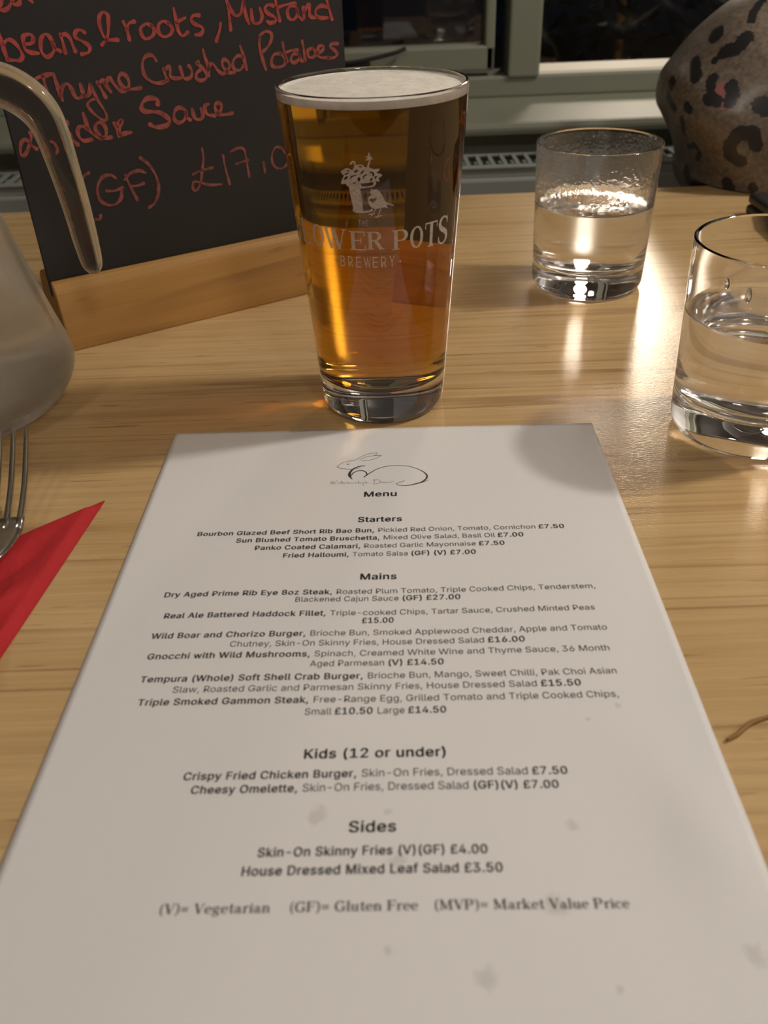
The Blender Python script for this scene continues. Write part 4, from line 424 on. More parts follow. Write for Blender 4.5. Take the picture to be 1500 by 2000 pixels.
def paper_mat():
    m, nt, p, out = new_mat('white_paper'); L = nt.links.new
    tc = nd(nt, 'ShaderNodeTexCoord'); n = nd(nt, 'ShaderNodeTexNoise', Scale=900.0, Detail=2.0); L(tc.outputs['Object'], n.inputs['Vector'])
    wob = nd(nt, 'ShaderNodeTexNoise', Scale=420.0, Detail=2.0); L(tc.outputs['Object'], wob.inputs['Vector'])
    prev = None
    for u, w, r in STAINS:                                    # small damp marks on the sheet
        q = paper_pt(u, w)-Vector(menu.location)
        d = nd(nt, 'ShaderNodeVectorMath', _operation='DISTANCE'); L(tc.outputs['Object'], d.inputs[0]); d.inputs[1].default_value = q
        a = nd(nt, 'ShaderNodeMath', _operation='MULTIPLY_ADD'); L(wob.outputs['Fac'], a.inputs[0]); a.inputs[1].default_value = 0.0022*r; L(d.outputs['Value'], a.inputs[2])
        mr = nd(nt, 'ShaderNodeMapRange'); mr.inputs['From Min'].default_value = r*0.00175; mr.inputs['From Max'].default_value = r*0.0026; mr.inputs['To Min'].default_value = 0.26; mr.inputs['To Max'].default_value = 0.0
        L(a.outputs[0], mr.inputs['Value'])
        if prev is None: prev = mr.outputs[0]
        else:
            mx = nd(nt, 'ShaderNodeMath', _operation='MAXIMUM'); L(prev, mx.inputs[0]); L(mr.outputs[0], mx.inputs[1]); prev = mx.outputs[0]
    c = nd(nt, 'ShaderNodeMix', _data_type='RGBA'); L(prev, c.inputs['Factor']); c.inputs[6].default_value = (0.745, 0.73, 0.725, 1); c.inputs[7].default_value = (0.30, 0.27, 0.24, 1)
    L(c.outputs[2], p.inputs['Base Color']); p.inputs['Roughness'].default_value = 0.75
    b = nd(nt, 'ShaderNodeBump', Strength=0.08, Distance=0.0003); L(n.outputs['Fac'], b.inputs['Height']); L(b.outputs['Normal'], p.inputs['Normal'])
    return m
NU, NW = 84, 118
verts = [paper_pt(-105+210*i/NU, 297*j/NW) for j in range(NW+1) for i in range(NU+1)]
nb = len(verts)
verts += [v - Vector((0, 0, 0.0002)) for v in verts]
faces = []
for j in range(NW):
    for i in range(NU):
        a = j*(NU+1)+i; faces.append((a, a+NU+1, a+NU+2, a+1)); faces.append((nb+a, nb+a+1, nb+a+NU+2, nb+a+NU+1))
edge = [i for i in range(NU+1)] + [j*(NU+1)+NU for j in range(1, NW+1)] + [NW*(NU+1)+i for i in range(NU-1, -1, -1)] + [j*(NU+1) for j in range(NW-1, 0, -1)]
for a, b in zip(edge, edge[1:]+edge[:1]): faces.append((a, b, nb+b, nb+a))
paper = mesh_from('paper', verts, faces, paper_mat(), menu, True)

# ---- printed text
_tc = {}
def fill_rings(rings):
    cu = bpy.data.curves.new('t', 'CURVE'); cu.dimensions = '2D'; cu.fill_mode = 'BOTH'
    for ring in rings:
        s = cu.splines.new('POLY'); s.points.add(len(ring)-1); s.use_cyclic_u = True
        for k, q in enumerate(ring): s.points[k].co = (q[0], q[1], 0, 1)
    ob = bpy.data.objects.new('t', cu); COL.objects.link(ob); bpy.context.view_layer.update()
    me = bpy.data.meshes.new_from_object(ob.evaluated_get(bpy.context.evaluated_depsgraph_get()))
    r = ([(v.co.x, v.co.y) for v in me.vertices], [tuple(q.vertices) for q in me.polygons])
    bpy.data.objects.remove(ob); bpy.data.curves.remove(cu); bpy.data.meshes.remove(me)
    return r
def glyph2d(ch):
    """a filled outline of one letter of a plain grotesque alphabet, in thousandths of an em."""
    if ch not in _tc:
        C_ = [[(f_[2*k]/1000, f_[2*k+1]/1000) for k in range(len(f_)//2)] for f_ in GLYPHS[ch][1]]
        ar = [sum(a[0]*b[1]-b[0]*a[1] for a, b in zip(c, c[1:]+c[:1])) for c in C_]
        sg = 1 if max(ar, key=abs) > 0 else -1
        outer = [[c] for c, a in zip(C_, ar) if a*sg > 0]
        for c, a in zip(C_, ar):                                   # counters go with the outline that holds them
            if a*sg < 0:
                for g in outer:
                    xs = [q[0] for q in g[0]]; ys = [q[1] for q in g[0]]
                    if min(xs) <= c[0][0] <= max(xs) and min(ys) <= c[0][1] <= max(ys): g.append(c); break
        _tc[ch] = merge2d([fill_rings(g) for g in outer])
    return _tc[ch]
BSH = (-0.021, -0.007, 0.007, 0.021)       # the bold weight widens every stem sideways
def text2d(body, bold=False):
    x, parts = 0.0, []
    for ch in body:
        if GLYPHS[ch][1]:
            vv, ff = glyph2d(ch)
            for k, d in enumerate(BSH if bold else (0.0,)):
                e = 0.008*(1 if k % 2 else -1) if bold else 0.0
                parts.append(([(a+x+d, b+e) for a, b in vv], ff))
        x += GLYPHS[ch][0]+(0.028 if bold else 0.0)
    return merge2d(parts), x
def runs2d(runs):
    parts, x = [], 0.0
    for body, bold in runs:
        (vv, ff), adv = text2d(body, bold)
        parts.append(([(a+x, b) for a, b in vv], ff)); x += adv
    return merge2d(parts)
def printed(name, u0, u1, w, size, runs, mat=None):
    vv, ff = runs2d(runs)
    xs = [v[0] for v in vv]; a, b = min(xs), max(xs)
    vs3 = [paper_pt(u0+(x-a)/(b-a)*(u1-u0), w-y*size*1.40, 0.00012) for x, y in vv]
    return mesh_from(name, vs3, ff, mat or M['ink'], paper)
B_, R_ = True, False
TEXT = [
 (-8.0, 6.6, 62.2, 5.5, [('Menu', B_)]), (-10.2, 8.7, 81.5, 5.1, [('Starters', B_)]),
 (-78.0, 76.7, 89.0, 4.0, [('Bourbon Glazed Beef Short Rib Bao Bun, ', B_), ('Pickled Red Onion, Tomato, Cornichon ', R_), ('£7.50', B_)]),
 (-60.8, 59.0, 94.3, 4.0, [('Sun Blushed Tomato Bruschetta, ', B_), ('Mixed Olive Salad, Basil Oil ', R_), ('£7.00', B_)]),
 (-52.2, 50.6, 99.8, 4.0, [('Panko Coated Calamari, ', B_), ('Roasted Garlic Mayonnaise ', R_), ('£7.50', B_)]),
 (-40.0, 38.4, 105.3, 4.0, [('Fried Halloumi, ', B_), ('Tomato Salsa ', R_), ('(GF) (V) £7.00', B_)]),
 (-8.1, 6.2, 120.2, 5.1, [('Mains', B_)]),
 (-83.6, 81.9, 128.7, 4.0, [('Dry Aged Prime Rib Eye 8oz Steak, ', B_), ('Roasted Plum Tomato, Triple Cooked Chips, Tenderstem,', R_)]),
 (-32.5, 30.3, 133.0, 4.0, [('Blackened Cajun Sauce ', R_), ('(GF) £27.00', B_)]),
 (-81.1, 79.4, 141.0, 4.0, [('Real Ale Battered Haddock Fillet, ', B_), ('Triple-cooked Chips, Tartar Sauce, Crushed Minted Peas', R_)]),
 (-6.8, 4.9, 145.4, 4.0, [('£15.00', B_)]),
 (-83.5, 81.7, 151.9, 4.0, [('Wild Boar and Chorizo Burger, ', B_), ('Brioche Bun, Smoked Applewood Cheddar, Apple and Tomato', R_)]),
 (-53.9, 51.6, 157.0, 4.0, [('Chutney, Skin-On Skinny Fries, House Dressed Salad ', R_), ('£16.00', B_)]),
 (-82.5, 80.4, 162.5, 4.0, [('Gnocchi with Wild Mushrooms, ', B_), ('Spinach, Creamed White Wine and Thyme Sauce, 36 Month', R_)]),
 (-24.4, 22.2, 167.4, 4.0, [('Aged Parmesan ', R_), ('(V) £14.50', B_)]),
 (-82.4, 80.5, 173.6, 4.0, [('Tempura (Whole) Soft Shell Crab Burger, ', B_), ('Brioche Bun, Mango, Sweet Chilli, Pak Choi Asian', R_)]),
 (-70.1, 67.6, 178.7, 4.0, [('Slaw, Roasted Garlic and Parmesan Skinny Fries, House Dressed Salad ', R_), ('£15.50', B_)]),
 (-80.8, 78.9, 184.2, 4.0, [('Triple Smoked Gammon Steak, ', B_), ('Free-Range Egg, Grilled Tomato and Triple Cooked Chips,', R_)]),
 (-24.4, 21.9, 189.5, 4.0, [('Small ', R_), ('£10.50 ', B_), ('Large ', R_), ('£14.50', B_)]),
 (-23.2, 20.8, 207.3, 5.1, [('Kids (12 or under)', B_)]),
 (-59.5, 57.1, 214.6, 4.0, [('Crispy Fried Chicken Burger, ', B_), ('Skin-On Fries, Dressed Salad ', R_), ('£7.50', B_)]),
 (-56.3, 53.7, 219.6, 4.0, [('Cheesy Omelette, ', B_), ('Skin-On Fries, Dressed Salad ', R_), ('(GF)(V) £7.00', B_)]),
 (-8.3, 5.3, 233.8, 5.1, [('Sides', B_)]),
 (-33.5, 30.6, 241.1, 4.0, [('Skin-On Skinny Fries (V)(GF) £4.00', B_)]),
 (-37.2, 34.2, 246.8, 4.0, [('House Dressed Mixed Leaf Salad £3.50', B_)]),
]
for u0, u1, w, size, runs in TEXT:
    head = size > 4.5
    printed('heading' if head else 'printed_line', u0, u1, w, size, runs, M['ink'] if head else M['ink_body'])

# ---- a bold serif alphabet drawn as strokes (cap height 0.7, x-height 0.47)
TT, tt = 0.135, 0.05
def _l(x0, y0, x1, y1, w): 
    return ribbon([(x0, y0), (x1, y1)], [w, w], caps=False)
def _h(x0, x1, y, w=0.045): return _l(x0, y, x1, y, w)
def _stem(x, y0, y1, w=TT, s=0.06):
    r = [_l(x, y0, x, y1, w)]
    if s: r += [_h(x-w/2-s, x+w/2+s, y0+0.02, 0.04), _h(x-w/2-s, x+w/2+s, y1-0.02, 0.04)]
    return r
def _arc(cx, cy_, rx, ry, a0, a1, thick=TT, thin=tt, n=16):
    P = [math.radians(a0+(a1-a0)*k/n) for k in range(n+1)]
    return ribbon([(cx+rx*math.cos(a), cy_+ry*math.sin(a)) for a in P], [thin+(thick-thin)*abs(math.cos(a))**1.4 for a in P], n=3, caps=False)
def _E(extra=True):
    g = _stem(0.14, 0, 0.7, s=0.07) + [_h(0.1, 0.54, 0.677), _l(0.535, 0.7, 0.535, 0.54, 0.035), _h(0.14, 0.42, 0.36), _l(0.41, 0.45, 0.41, 0.27, 0.035)]
    if extra: g += [_h(0.1, 0.56, 0.023), _l(0.555, 0, 0.555, 0.17, 0.035)]
    return g
SER = {
 'F': (0.58, lambda: _E(False)), 'E': (0.62, lambda: _E(True)),
 'L': (0.60, lambda: _stem(0.14, 0, 0.7, s=0.07)+[_h(0.1, 0.54, 0.023), _l(0.54, 0, 0.54, 0.18, 0.035)]),
 'O': (0.68, lambda: [_arc(0.33, 0.35, 0.24, 0.335, 0, 360)]),
 'W': (0.98, lambda: [_l(0.10, 0.69, 0.30, 0, 0.13), _l(0.30, 0.02, 0.46, 0.62, 0.045), _l(0.42, 0.69, 0.62, 0, 0.13), _l(0.62, 0.02, 0.84, 0.69, 0.045), _h(0.0, 0.22, 0.68, 0.04), _h(0.34, 0.52, 0.68, 0.04), _h(0.76, 0.94, 0.68, 0.04)]),
 'R': (0.70, lambda: _stem(0.14, 0, 0.7, s=0.07)+[_h(0.14, 0.34, 0.677), _h(0.14, 0.34, 0.355), _arc(0.33, 0.516, 0.17, 0.16, -90, 90), _l(0.33, 0.36, 0.56, 0.0, 0.13), _h(0.48, 0.68, 0.02, 0.04)]),
 'P': (0.64, lambda: _stem(0.14, 0, 0.7, s=0.07)+[_h(0.14, 0.34, 0.677), _h(0.14, 0.34, 0.325), _arc(0.33, 0.50, 0.19, 0.176, -90, 90)]),
 'T': (0.64, lambda: _stem(0.31, 0, 0.7, s=0.0)+[_h(0.18, 0.44, 0.02, 0.04), _h(0.03, 0.59, 0.677), _l(0.045, 0.7, 0.03, 0.52, 0.035), _l(0.575, 0.7, 0.59, 0.52, 0.035)]),
 'S': (0.56, lambda: [ribbon([(0.47, 0.52), (0.43, 0.62), (0.30, 0.68), (0.15, 0.63), (0.10, 0.51), (0.17, 0.41), (0.32, 0.33), (0.44, 0.25), (0.45, 0.12), (0.33, 0.025), (0.18, 0.03), (0.09, 0.10), (0.06, 0.20)], [.03, .04, .05, .08, .12, .13, .13, .13, .11, .05, .045, .04, .03], n=5), _l(0.47, 0.68, 0.47, 0.5, 0.03), _l(0.06, 0.02, 0.06, 0.2, 0.03)]),
 'V': (0.66, lambda: [_l(0.11, 0.69, 0.34, 0.0, 0.13), _l(0.34, 0.02, 0.56, 0.69, 0.045), _h(0.0, 0.24, 0.68, 0.04), _h(0.47, 0.66, 0.68, 0.04)]),
 'G': (0.72, lambda: [_arc(0.36, 0.35, 0.27, 0.335, 40, 320), _l(0.57, 0.05, 0.57, 0.32, 0.12), _h(0.45, 0.68, 0.31, 0.04), _l(0.58, 0.69, 0.58, 0.5, 0.03)]),
 'M': (0.92, lambda: [_l(0.14, 0, 0.14, 0.69, 0.05), _l(0.16, 0.69, 0.42, 0.05, 0.12), _l(0.42, 0.05, 0.68, 0.69, 0.045), _l(0.72, 0, 0.72, 0.7, TT), _h(0.03, 0.26, 0.02, 0.04), _h(0.58, 0.88, 0.02, 0.04), _h(0.03, 0.22, 0.68, 0.04), _h(0.66, 0.88, 0.68, 0.04)]),
 'e': (0.48, lambda: [_arc(0.24, 0.235, 0.17, 0.22, 5, 315, 0.11, 0.04), _h(0.1, 0.42, 0.255, 0.04)]),
 'g': (0.52, lambda: [_arc(0.22, 0.32, 0.13, 0.135, 0, 360, 0.10, 0.04), _h(0.30, 0.46, 0.44, 0.05), ribbon([(0.14, 0.19), (0.10, 0.11), (0.20, 0.07), (0.36, 0.04), (0.40, -0.06), (0.30, -0.17), (0.14, -0.17), (0.06, -0.09), (0.14, 0.02)], [.05, .06, .08, .10, .09, .05, .05, .06, .05], n=4)]),
 't': (0.36, lambda: [_l(0.17, 0.08, 0.17, 0.62, 0.11), _h(0.04, 0.33, 0.445, 0.045), ribbon([(0.17, 0.12), (0.20, 0.03), (0.27, 0.02), (0.34, 0.08)], [.11, .08, .05, .03], n=4)]),
 'a': (0.50, lambda: [_l(0.33, 0.04, 0.33, 0.36, 0.11), ribbon([(0.08, 0.36), (0.14, 0.44), (0.25, 0.45), (0.33, 0.36)], [.06, .05, .05, .1], n=4), _arc(0.20, 0.14, 0.12, 0.125, 60, 340, 0.10, 0.04), ribbon([(0.33, 0.08), (0.38, 0.02), (0.46, 0.05)], [.09, .06, .03], n=4)]),
 'r': (0.40, lambda: _stem(0.14, 0, 0.46, 0.12, 0.05)+[ribbon([(0.18, 0.33), (0.25, 0.42), (0.34, 0.43)], [.04, .05, .10], n=4)]),
 'i': (0.28, lambda: _stem(0.14, 0, 0.46, 0.12, 0.05)+[_arc(0.14, 0.60, 0.03, 0.03, 0, 360, 0.06, 0.06)]),
 'n': (0.56, lambda: _stem(0.13, 0, 0.46, 0.12, 0.05)+_stem(0.41, 0, 0.33, 0.12, 0.0)+[_h(0.31, 0.51, 0.02, 0.04), ribbon([(0.17, 0.33), (0.25, 0.43), (0.36, 0.43), (0.41, 0.32)], [.04, .05, .07, .12], n=4)]),
 'l': (0.28, lambda: _stem(0.14, 0, 0.70, 0.12, 0.05)),
 'u': (0.56, lambda: [_l(0.13, 0.12, 0.13, 0.46, 0.12), _l(0.40, 0, 0.40, 0.46, 0.12), _h(0.02, 0.16, 0.44, 0.04), _h(0.30, 0.42, 0.44, 0.04), _h(0.38, 0.52, 0.02, 0.04), ribbon([(0.13, 0.15), (0.17, 0.04), (0.27, 0.03), (0.38, 0.12)], [.12, .07, .05, .04], n=4)]),
 'k': (0.56, lambda: _stem(0.13, 0, 0.70, 0.12, 0.05)+[_l(0.18, 0.20, 0.40, 0.44, 0.045), _l(0.25, 0.28, 0.43, 0.0, 0.12), _h(0.34, 0.54, 0.02, 0.04), _h(0.30, 0.48, 0.44, 0.04)]),
 'c': (0.46, lambda: [_arc(0.24, 0.235, 0.17, 0.22, 50, 315, 0.11, 0.04), _arc(0.34, 0.37, 0.03, 0.03, 0, 360, 0.06, 0.06)]),
 '(': (0.32, lambda: [ribbon([(0.27, 0.73), (0.15, 0.58), (0.11, 0.30), (0.15, 0.02), (0.27, -0.13)], [.03, .08, .10, .08, .03], n=5)]),
 ')': (0.32, lambda: [ribbon([(0.05, 0.73), (0.17, 0.58), (0.21, 0.30), (0.17, 0.02), (0.05, -0.13)], [.03, .08, .10, .08, .03], n=5)]),
 '=': (0.56, lambda: [_h(0.06, 0.50, 0.40, 0.07), _h(0.06, 0.50, 0.22, 0.07)]),
 ' ': (0.28, lambda: []),
}
def serif2d(s):
    x, parts = 0.0, []
    for ch in s:
        adv, fn = SER[ch]
        parts += [([(a+x, b) for a, b in vv], ff) for vv, ff in fn()]; x += adv
    return merge2d(parts)
for s, u0, u1 in (('(V)= Vegetarian', -57.4, -28.2), ('(GF)= Gluten Free', -22.8, 10.9), ('(MVP)= Market Value Price', 15.3, 66.1)):
    vv, ff = serif2d(s); xs = [v[0] for v in vv]; a, b = min(xs), max(xs)
    mesh_from('printed_key', [paper_pt(u0+(x-a)/(b-a)*(u1-u0), 257.5-y*4.1, 0.00012) for x, y in vv], ff, M['ink_body'], paper)
for name, data, mat in (('rabbit_logo', RABBIT, M['ink']), ('logo_lettering', PUBNAME, M['ink_grey'])):
    vv, ff = merge2d([ribbon(p, [max(0.10, q) for q in w], n=8) for w, p in data])
    mesh_from(name, [paper_pt(x, y, 0.00012) for x, y in vv], ff, mat, paper)

# ------------------------------------------------------------------ glasses
def set_sharp(me, deg=38):
    me.set_sharp_from_angle(angle=math.radians(deg))
def lathe_obj(name, cx, cy_, prof, mats, parent, segs=160, mi_from=None, ior=None):
    v, f, ring = lathe(cx, cy_, prof, segs)
    mi = [mi_from(r) for r in ring] if mi_from else None
    o = mesh_from(name, v, f, mats, parent, True, mi)
    if ior:
        at = o.data.attributes.new('ior', 'FLOAT', 'FACE'); at.data.foreach_set('value', [ior(r) for r in ring])
    set_sharp(o.data)
    return o
def lin(a, b, n): return [(a[0]+(b[0]-a[0])*k/n, a[1]+(b[1]-a[1])*k/n) for k in range(n)]

# ---- the pint
AX, AY, AR, ARR, AH = 0.00203, 0.41970, 0.0317, 0.0425, 0.15447
def pint_out(z): return AR+(ARR-AR)*z/AH
def pint_in(z): return pint_out(z)-0.0019-0.0011*(1-z/AH)
FB, FT, BB = 0.1497, 0.1529, 0.0170
pint = empty('pint_glass', (AX, AY, T), 'full pint glass of amber ale with foam top and white printed emblem', 'glass')
prof = [(0, 0.0016), (0.012, 0.0015), (0.021, 0.0012), (0.0248, 0.0004), (0.0268, 0.0), (0.0286, 0.0003), (0.0303, 0.0014), (0.0313, 0.0030), (pint_out(0.0052), 0.0052)]
prof += lin((pint_out(0.009), 0.009), (pint_out(0.1530), 0.1530), 24)
prof += [(pint_out(0.1530), 0.1530), (ARR-0.0001, 0.15395), (ARR-0.0006, 0.15438), (ARR-0.0011, 0.15447), (ARR-0.0016, 0.15430), (pint_in(0.1535), 0.1535), (pint_in(FT), FT)]
pint_body = lathe_obj('glass_body', AX, AY, prof, M['glass'], pint)
bp_ = [(0, BB), (0.015, BB), (0.0245, BB+0.0003), (0.0278, BB+0.0012), (pint_in(BB+0.004)-0.0002, BB+0.004), (pint_in(BB+0.0075), BB+0.0075)]
bp_ += lin((pint_in(0.035), 0.035), (pint_in(FB), FB), 20)[0:] + [(pint_in(FB), FB), (pint_in(FB)-0.0004, FB+0.0006), (pint_in(FB)-0.0006, FB+0.0015), (0, FB+0.0015)]
nb_ = len(bp_)
b = lathe_obj('beer', AX, AY, bp_, M['beer'], pint, ior=lambda r: 1.333 if r >= nb_-4 else 1.34/1.5)
fp = [(0, FB), (pint_in(FB), FB), (pint_in((FB+FT)/2), (FB+FT)/2), (pint_in(FT), FT), (pint_in(FT)-0.0015, FT-0.0006), (0.036, FT-0.0004), (0.025, FT+0.0001), (0.012, FT+0.0004), (0, FT+0.0004)]

lathe_obj('foam', AX, AY, fp, M['foam'], pint)
# print on the outside of the glass: 2-D artwork in (angle in degrees, height in mm) wrapped round the cone
def wrap_print(name, vv, ff, mat=None):
    bm = bmesh.new(); bv = [bm.verts.new((a, h, 0)) for a, h in vv]
    for q in ff:
        if len(set(q)) >= 3:
            try: bm.faces.new([bv[i] for i in q])
            except ValueError: pass
    xs = [a for a, h in vv]; x = math.floor(min(xs)/2.5)*2.5
    while x < max(xs):
        bmesh.ops.bisect_plane(bm, geom=bm.verts[:]+bm.edges[:]+bm.faces[:], plane_co=(x, 0, 0), plane_no=(1, 0, 0)); x += 2.5
    for q in bm.verts:
        a, z = math.radians(q.co.x), q.co.y/1000; r = pint_out(z)+0.00008
        q.co = V(AX+r*math.sin(a), AY-r*math.cos(a), z)
    me = bpy.data.meshes.new(name); bm.to_mesh(me); bm.free()
    return link_mesh(name, me, mat or M['print'], pint_body)
def fill2d(rings):
    R_2 = [[(q.x, q.y) for q in catmull([Vector((p[0]*0.66, p[1], 0)) for p in ring if p], 2, closed=True)] for ring in rings]
    vv, ff = fill_rings(R_2)
    return [(x/0.66, y) for x, y in vv], ff
parts = [fill2d(P) for P in POT_POLYS]
for w, pts in POT_STROKES:
    vv, ff = ribbon([(p[0]*0.66, p[1]) for p in pts], [w]*len(pts), n=6); parts.append(([(a/0.66, h) for a, h in vv], ff))
vv, ff = merge2d(parts); wrap_print('printed_emblem', vv, ff)
def fit(vv, x0, x1, z0, z1):
    xs = [q[0] for q in vv]; ys = [q[1] for q in vv]; a, b, c, d = min(xs), max(xs), min(ys), max(ys)
    return [(x0+(x-a)/(b-a)*(x1-x0), z0+(y-c)/(d-c)*(z1-z0)) for x, y in vv]
words_ = [[('F', -79, -69, 90.6, 102.0), ('L', -64, -53, 91.2, 101.8), ('O', -49.3, -38.8, 91.6, 101.6), ('W', -38.4, -20.8, 91.8, 101.3), ('E', -19.3, -8.3, 92.2, 100.7), ('R', -7.5, 3.9, 92.2, 100.6)],
          [('P', 9.1, 19.9, 91.8, 100.7), ('O', 21.5, 31.3, 91.3, 101.1), ('T', 32.7, 43.7, 90.5, 101.6), ('S', 45.0, 55.6, 89.5, 102.4)]]
for wd in words_:
    ps = []
    for ch, a0, a1, z0, z1 in wd:
        vv, ff = merge2d(SER[ch][1]()); ps.append((fit(vv, a0, a1, z0, z1), ff))
    vv, ff = merge2d(ps); wrap_print('printed_word', vv, ff)
for s, a0, a1, z0, z1 in (('THE', -12.4, -5.4, 103.2, 105.7), ('BREWERY', -27.6, 12.3, 84.2, 89.2)):
    n_ = len(s); ps = []
    for i, ch in enumerate(s):
        (vv, ff), _ = text2d(ch); c0 = a0+(a1-a0)*i/n_; ps.append((fit(vv, c0+(a1-a0)/n_*0.10, c0+(a1-a0)/n_*(0.72 if ch != 'W' else 0.9), z0, z1), ff))
    if s == 'BREWERY':
        for c in (-30.5, 14.6): ps.append(([(c+0.5*math.cos(k*PI/4)/0.66, 86.3+0.5*math.sin(k*PI/4)) for k in range(8)], [tuple(range(8))]))
    vv, ff = merge2d(ps); wrap_print('printed_word', vv, ff)

# ---- the two water tumblers
def tumbler(cx, cy_, level, label, misted):
    t = empty('water_tumbler', (cx, cy_, T), label, 'glass', 'water tumblers')
    H = 0.0922; ro = lambda z: 0.0364+(0.03930-0.0364)*z/H; ri = lambda z: ro(z)-0.0019
    pr = [(0, 0.0020), (0.020, 0.0018), (0.0285, 0.0008), (0.0312, 0.0), (0.0332, 0.0003), (0.0350, 0.0016), (0.0360, 0.0036), (ro(0.006), 0.006)]
    pr += lin((ro(0.010), 0.010), (ro(0.0905), 0.0905), 14)
    pr += [(ro(0.0905), 0.0905), (ro(H)-0.0001, 0.0916), (ro(H)-0.0005, 0.0920), (ro(H)-0.00095, 0.0922), (ro(H)-0.0014, 0.0920), (ri(0.0914), 0.0914), (ri(0.0900), 0.0900)]
    n1 = len(pr)-1
    pr += lin((ri(0.088), 0.088), (ri(level+0.0022), level+0.0022), 8) + [(ri(level+0.0022), level+0.0022)]
    g = lathe_obj('glass_body', cx, cy_, pr, [M['glass'], M['glass_mist'], M['glass_fog']], t, mi_from=(lambda r: 1 if (misted and r >= n1) else (2 if r < n1 and 0.0165 < pr[r][1] < level+0.001 else 0)))
    bt = 0.0150
    wp = [(0, bt), (0.018, bt+0.0002), (0.0275, bt+0.0010), (0.0318, bt+0.0030), (0.0340, bt+0.0062), (ri(bt+0.010), bt+0.010)]
    wp += lin((ri(bt+0.015), bt+0.015), (ri(level), level), 8) + [(ri(level), level), (ri(level+0.0022), level+0.0022)]
    nt_ = len(wp)-1
    wp += [(ri(level)-0.0007, level+0.0011), (ri(level)-0.0018, level+0.0004), (ri(level)-0.0038, level), (0.02, level-0.0001), (0.01, level), (0, level)]
    w = lathe_obj('water', cx, cy_, wp, M['water'], t, ior=lambda r: 1.333 if r >= nt_ else 1.333/1.5)
    return t
tumbler(0.14413, 0.57760, 0.0540, 'water tumbler with misted upper wall standing behind the menu, beside the pint', True)
t2 = tumbler(0.18051, 0.37525, 0.0575, 'nearer clear water tumbler cut off by the right edge, drips under its rim', False)
for th_, z, sx, sz in ((-56, 0.0815, 0.0013, 0.0024), (-41, 0.0790, 0.0014, 0.0034), (-20, 0.0735, 0.0006, 0.0009)):
    bm = bmesh.new(); bmesh.ops.create_uvsphere(bm, u_segments=20, v_segments=12, radius=1.0)
    a = math.radians(th_); r = 0.0364+(0.0029)*z/0.0922
    c = V(0.18051+r*math.sin(a), 0.37525-r*math.cos(a), z); R = Matrix.Rotation(a, 3, 'Z')
    for q in bm.verts: q.co = c + R @ Vector((q.co.x*sx*(1.0-0.25*q.co.z), q.co.y*0.0007, q.co.z*sz))
    bm_obj('water_drop', bm, M['glass'], t2, True)

# ---- the jug with its free-ended handle, cut off by the left edge
JX, JY = -0.235, 0.430
jug = empty('water_jug', (JX, JY, T), 'frosted misted water jug with clear open-ended handle at the left edge', 'jug')
jp = [(0, 0.003), (0.040, 0.003), (0.052, 0.001), (0.056, 0.0), (0.0605, 0.0022), (0.0660, 0.0085), (0.0692, 0.0150), (0.0702, 0.0205), (0.0690, 0.0275), (0.0655, 0.040), (0.0600, 0.062), (0.0545, 0.085), (0.0496, 0.108), (0.0455, 0.130), (0.0435, 0.150), (0.0440, 0.170), (0.0470, 0.190), (0.0485, 0.197), (0.0478, 0.199), (0.0468, 0.1975), (0.0450, 0.188)]
jo = [(q.x, max(0, q.y)) for q in smooth_prof(jp, 5)]; jo[0] = (0, 0.003)
WL = 0.098
inn = [(r-0.0028, z) for r, z in reversed(jo) if WL+0.002 < z < 0.187 and r > 0.03]
gj = lathe_obj('glass_body', JX, JY, jo+inn, [M['jug'], M['jug_base']], jug, segs=120, mi_from=lambda r: 1 if r < len(jo) and jo[r][1] < 0.0105 else 0)
wv = [(0, 0.0075), (0.045, 0.0078)] + [(r-0.0028, z) for r, z in jo if 0.0115 < z < WL and r > 0.03] + [(0.0490, WL)]
nj = len(wv)
lathe_obj('water', JX, JY, wv+[(0.046, WL-0.0006), (0.02, WL-0.0006), (0, WL-0.0006)], M['water'], jug, segs=120, ior=lambda r: 1.333 if r >= nj-1 else 1.333/1.45)
hp = [(x-0.0007, z) for x, z in [(-0.1925, 0.1540), (-0.1810, 0.1575), (-0.1670, 0.1558), (-0.1575, 0.1508), (-0.1512, 0.1437), (-0.1482, 0.1350), (-0.1463, 0.1205), (-0.1445, 0.1015), (-0.1434, 0.0800), (-0.1430, 0.0710), (-0.1429, 0.0672)]]
hr = [0.0085, 0.0093, 0.0096, 0.0096, 0.0091, 0.0083, 0.0075, 0.0069, 0.0061, 0.0050, 0.0026]
P = catmull([Vector((x, r, z)) for (x, z), r in zip(hp, hr)], 8)
path = [V(q.x, 0.44-0.004*S3(q.z, 0.15, 0.16)*0, q.z) for q in P]; rad_ = [q.y for q in P]
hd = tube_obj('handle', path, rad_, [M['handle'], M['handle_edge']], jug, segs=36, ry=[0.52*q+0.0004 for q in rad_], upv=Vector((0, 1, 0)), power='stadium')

for q in hd.data.polygons:                       # rounded edges get the painted-light slot, flat faces stay clear
    if abs(q.normal.y) < 0.93: q.material_index = 1

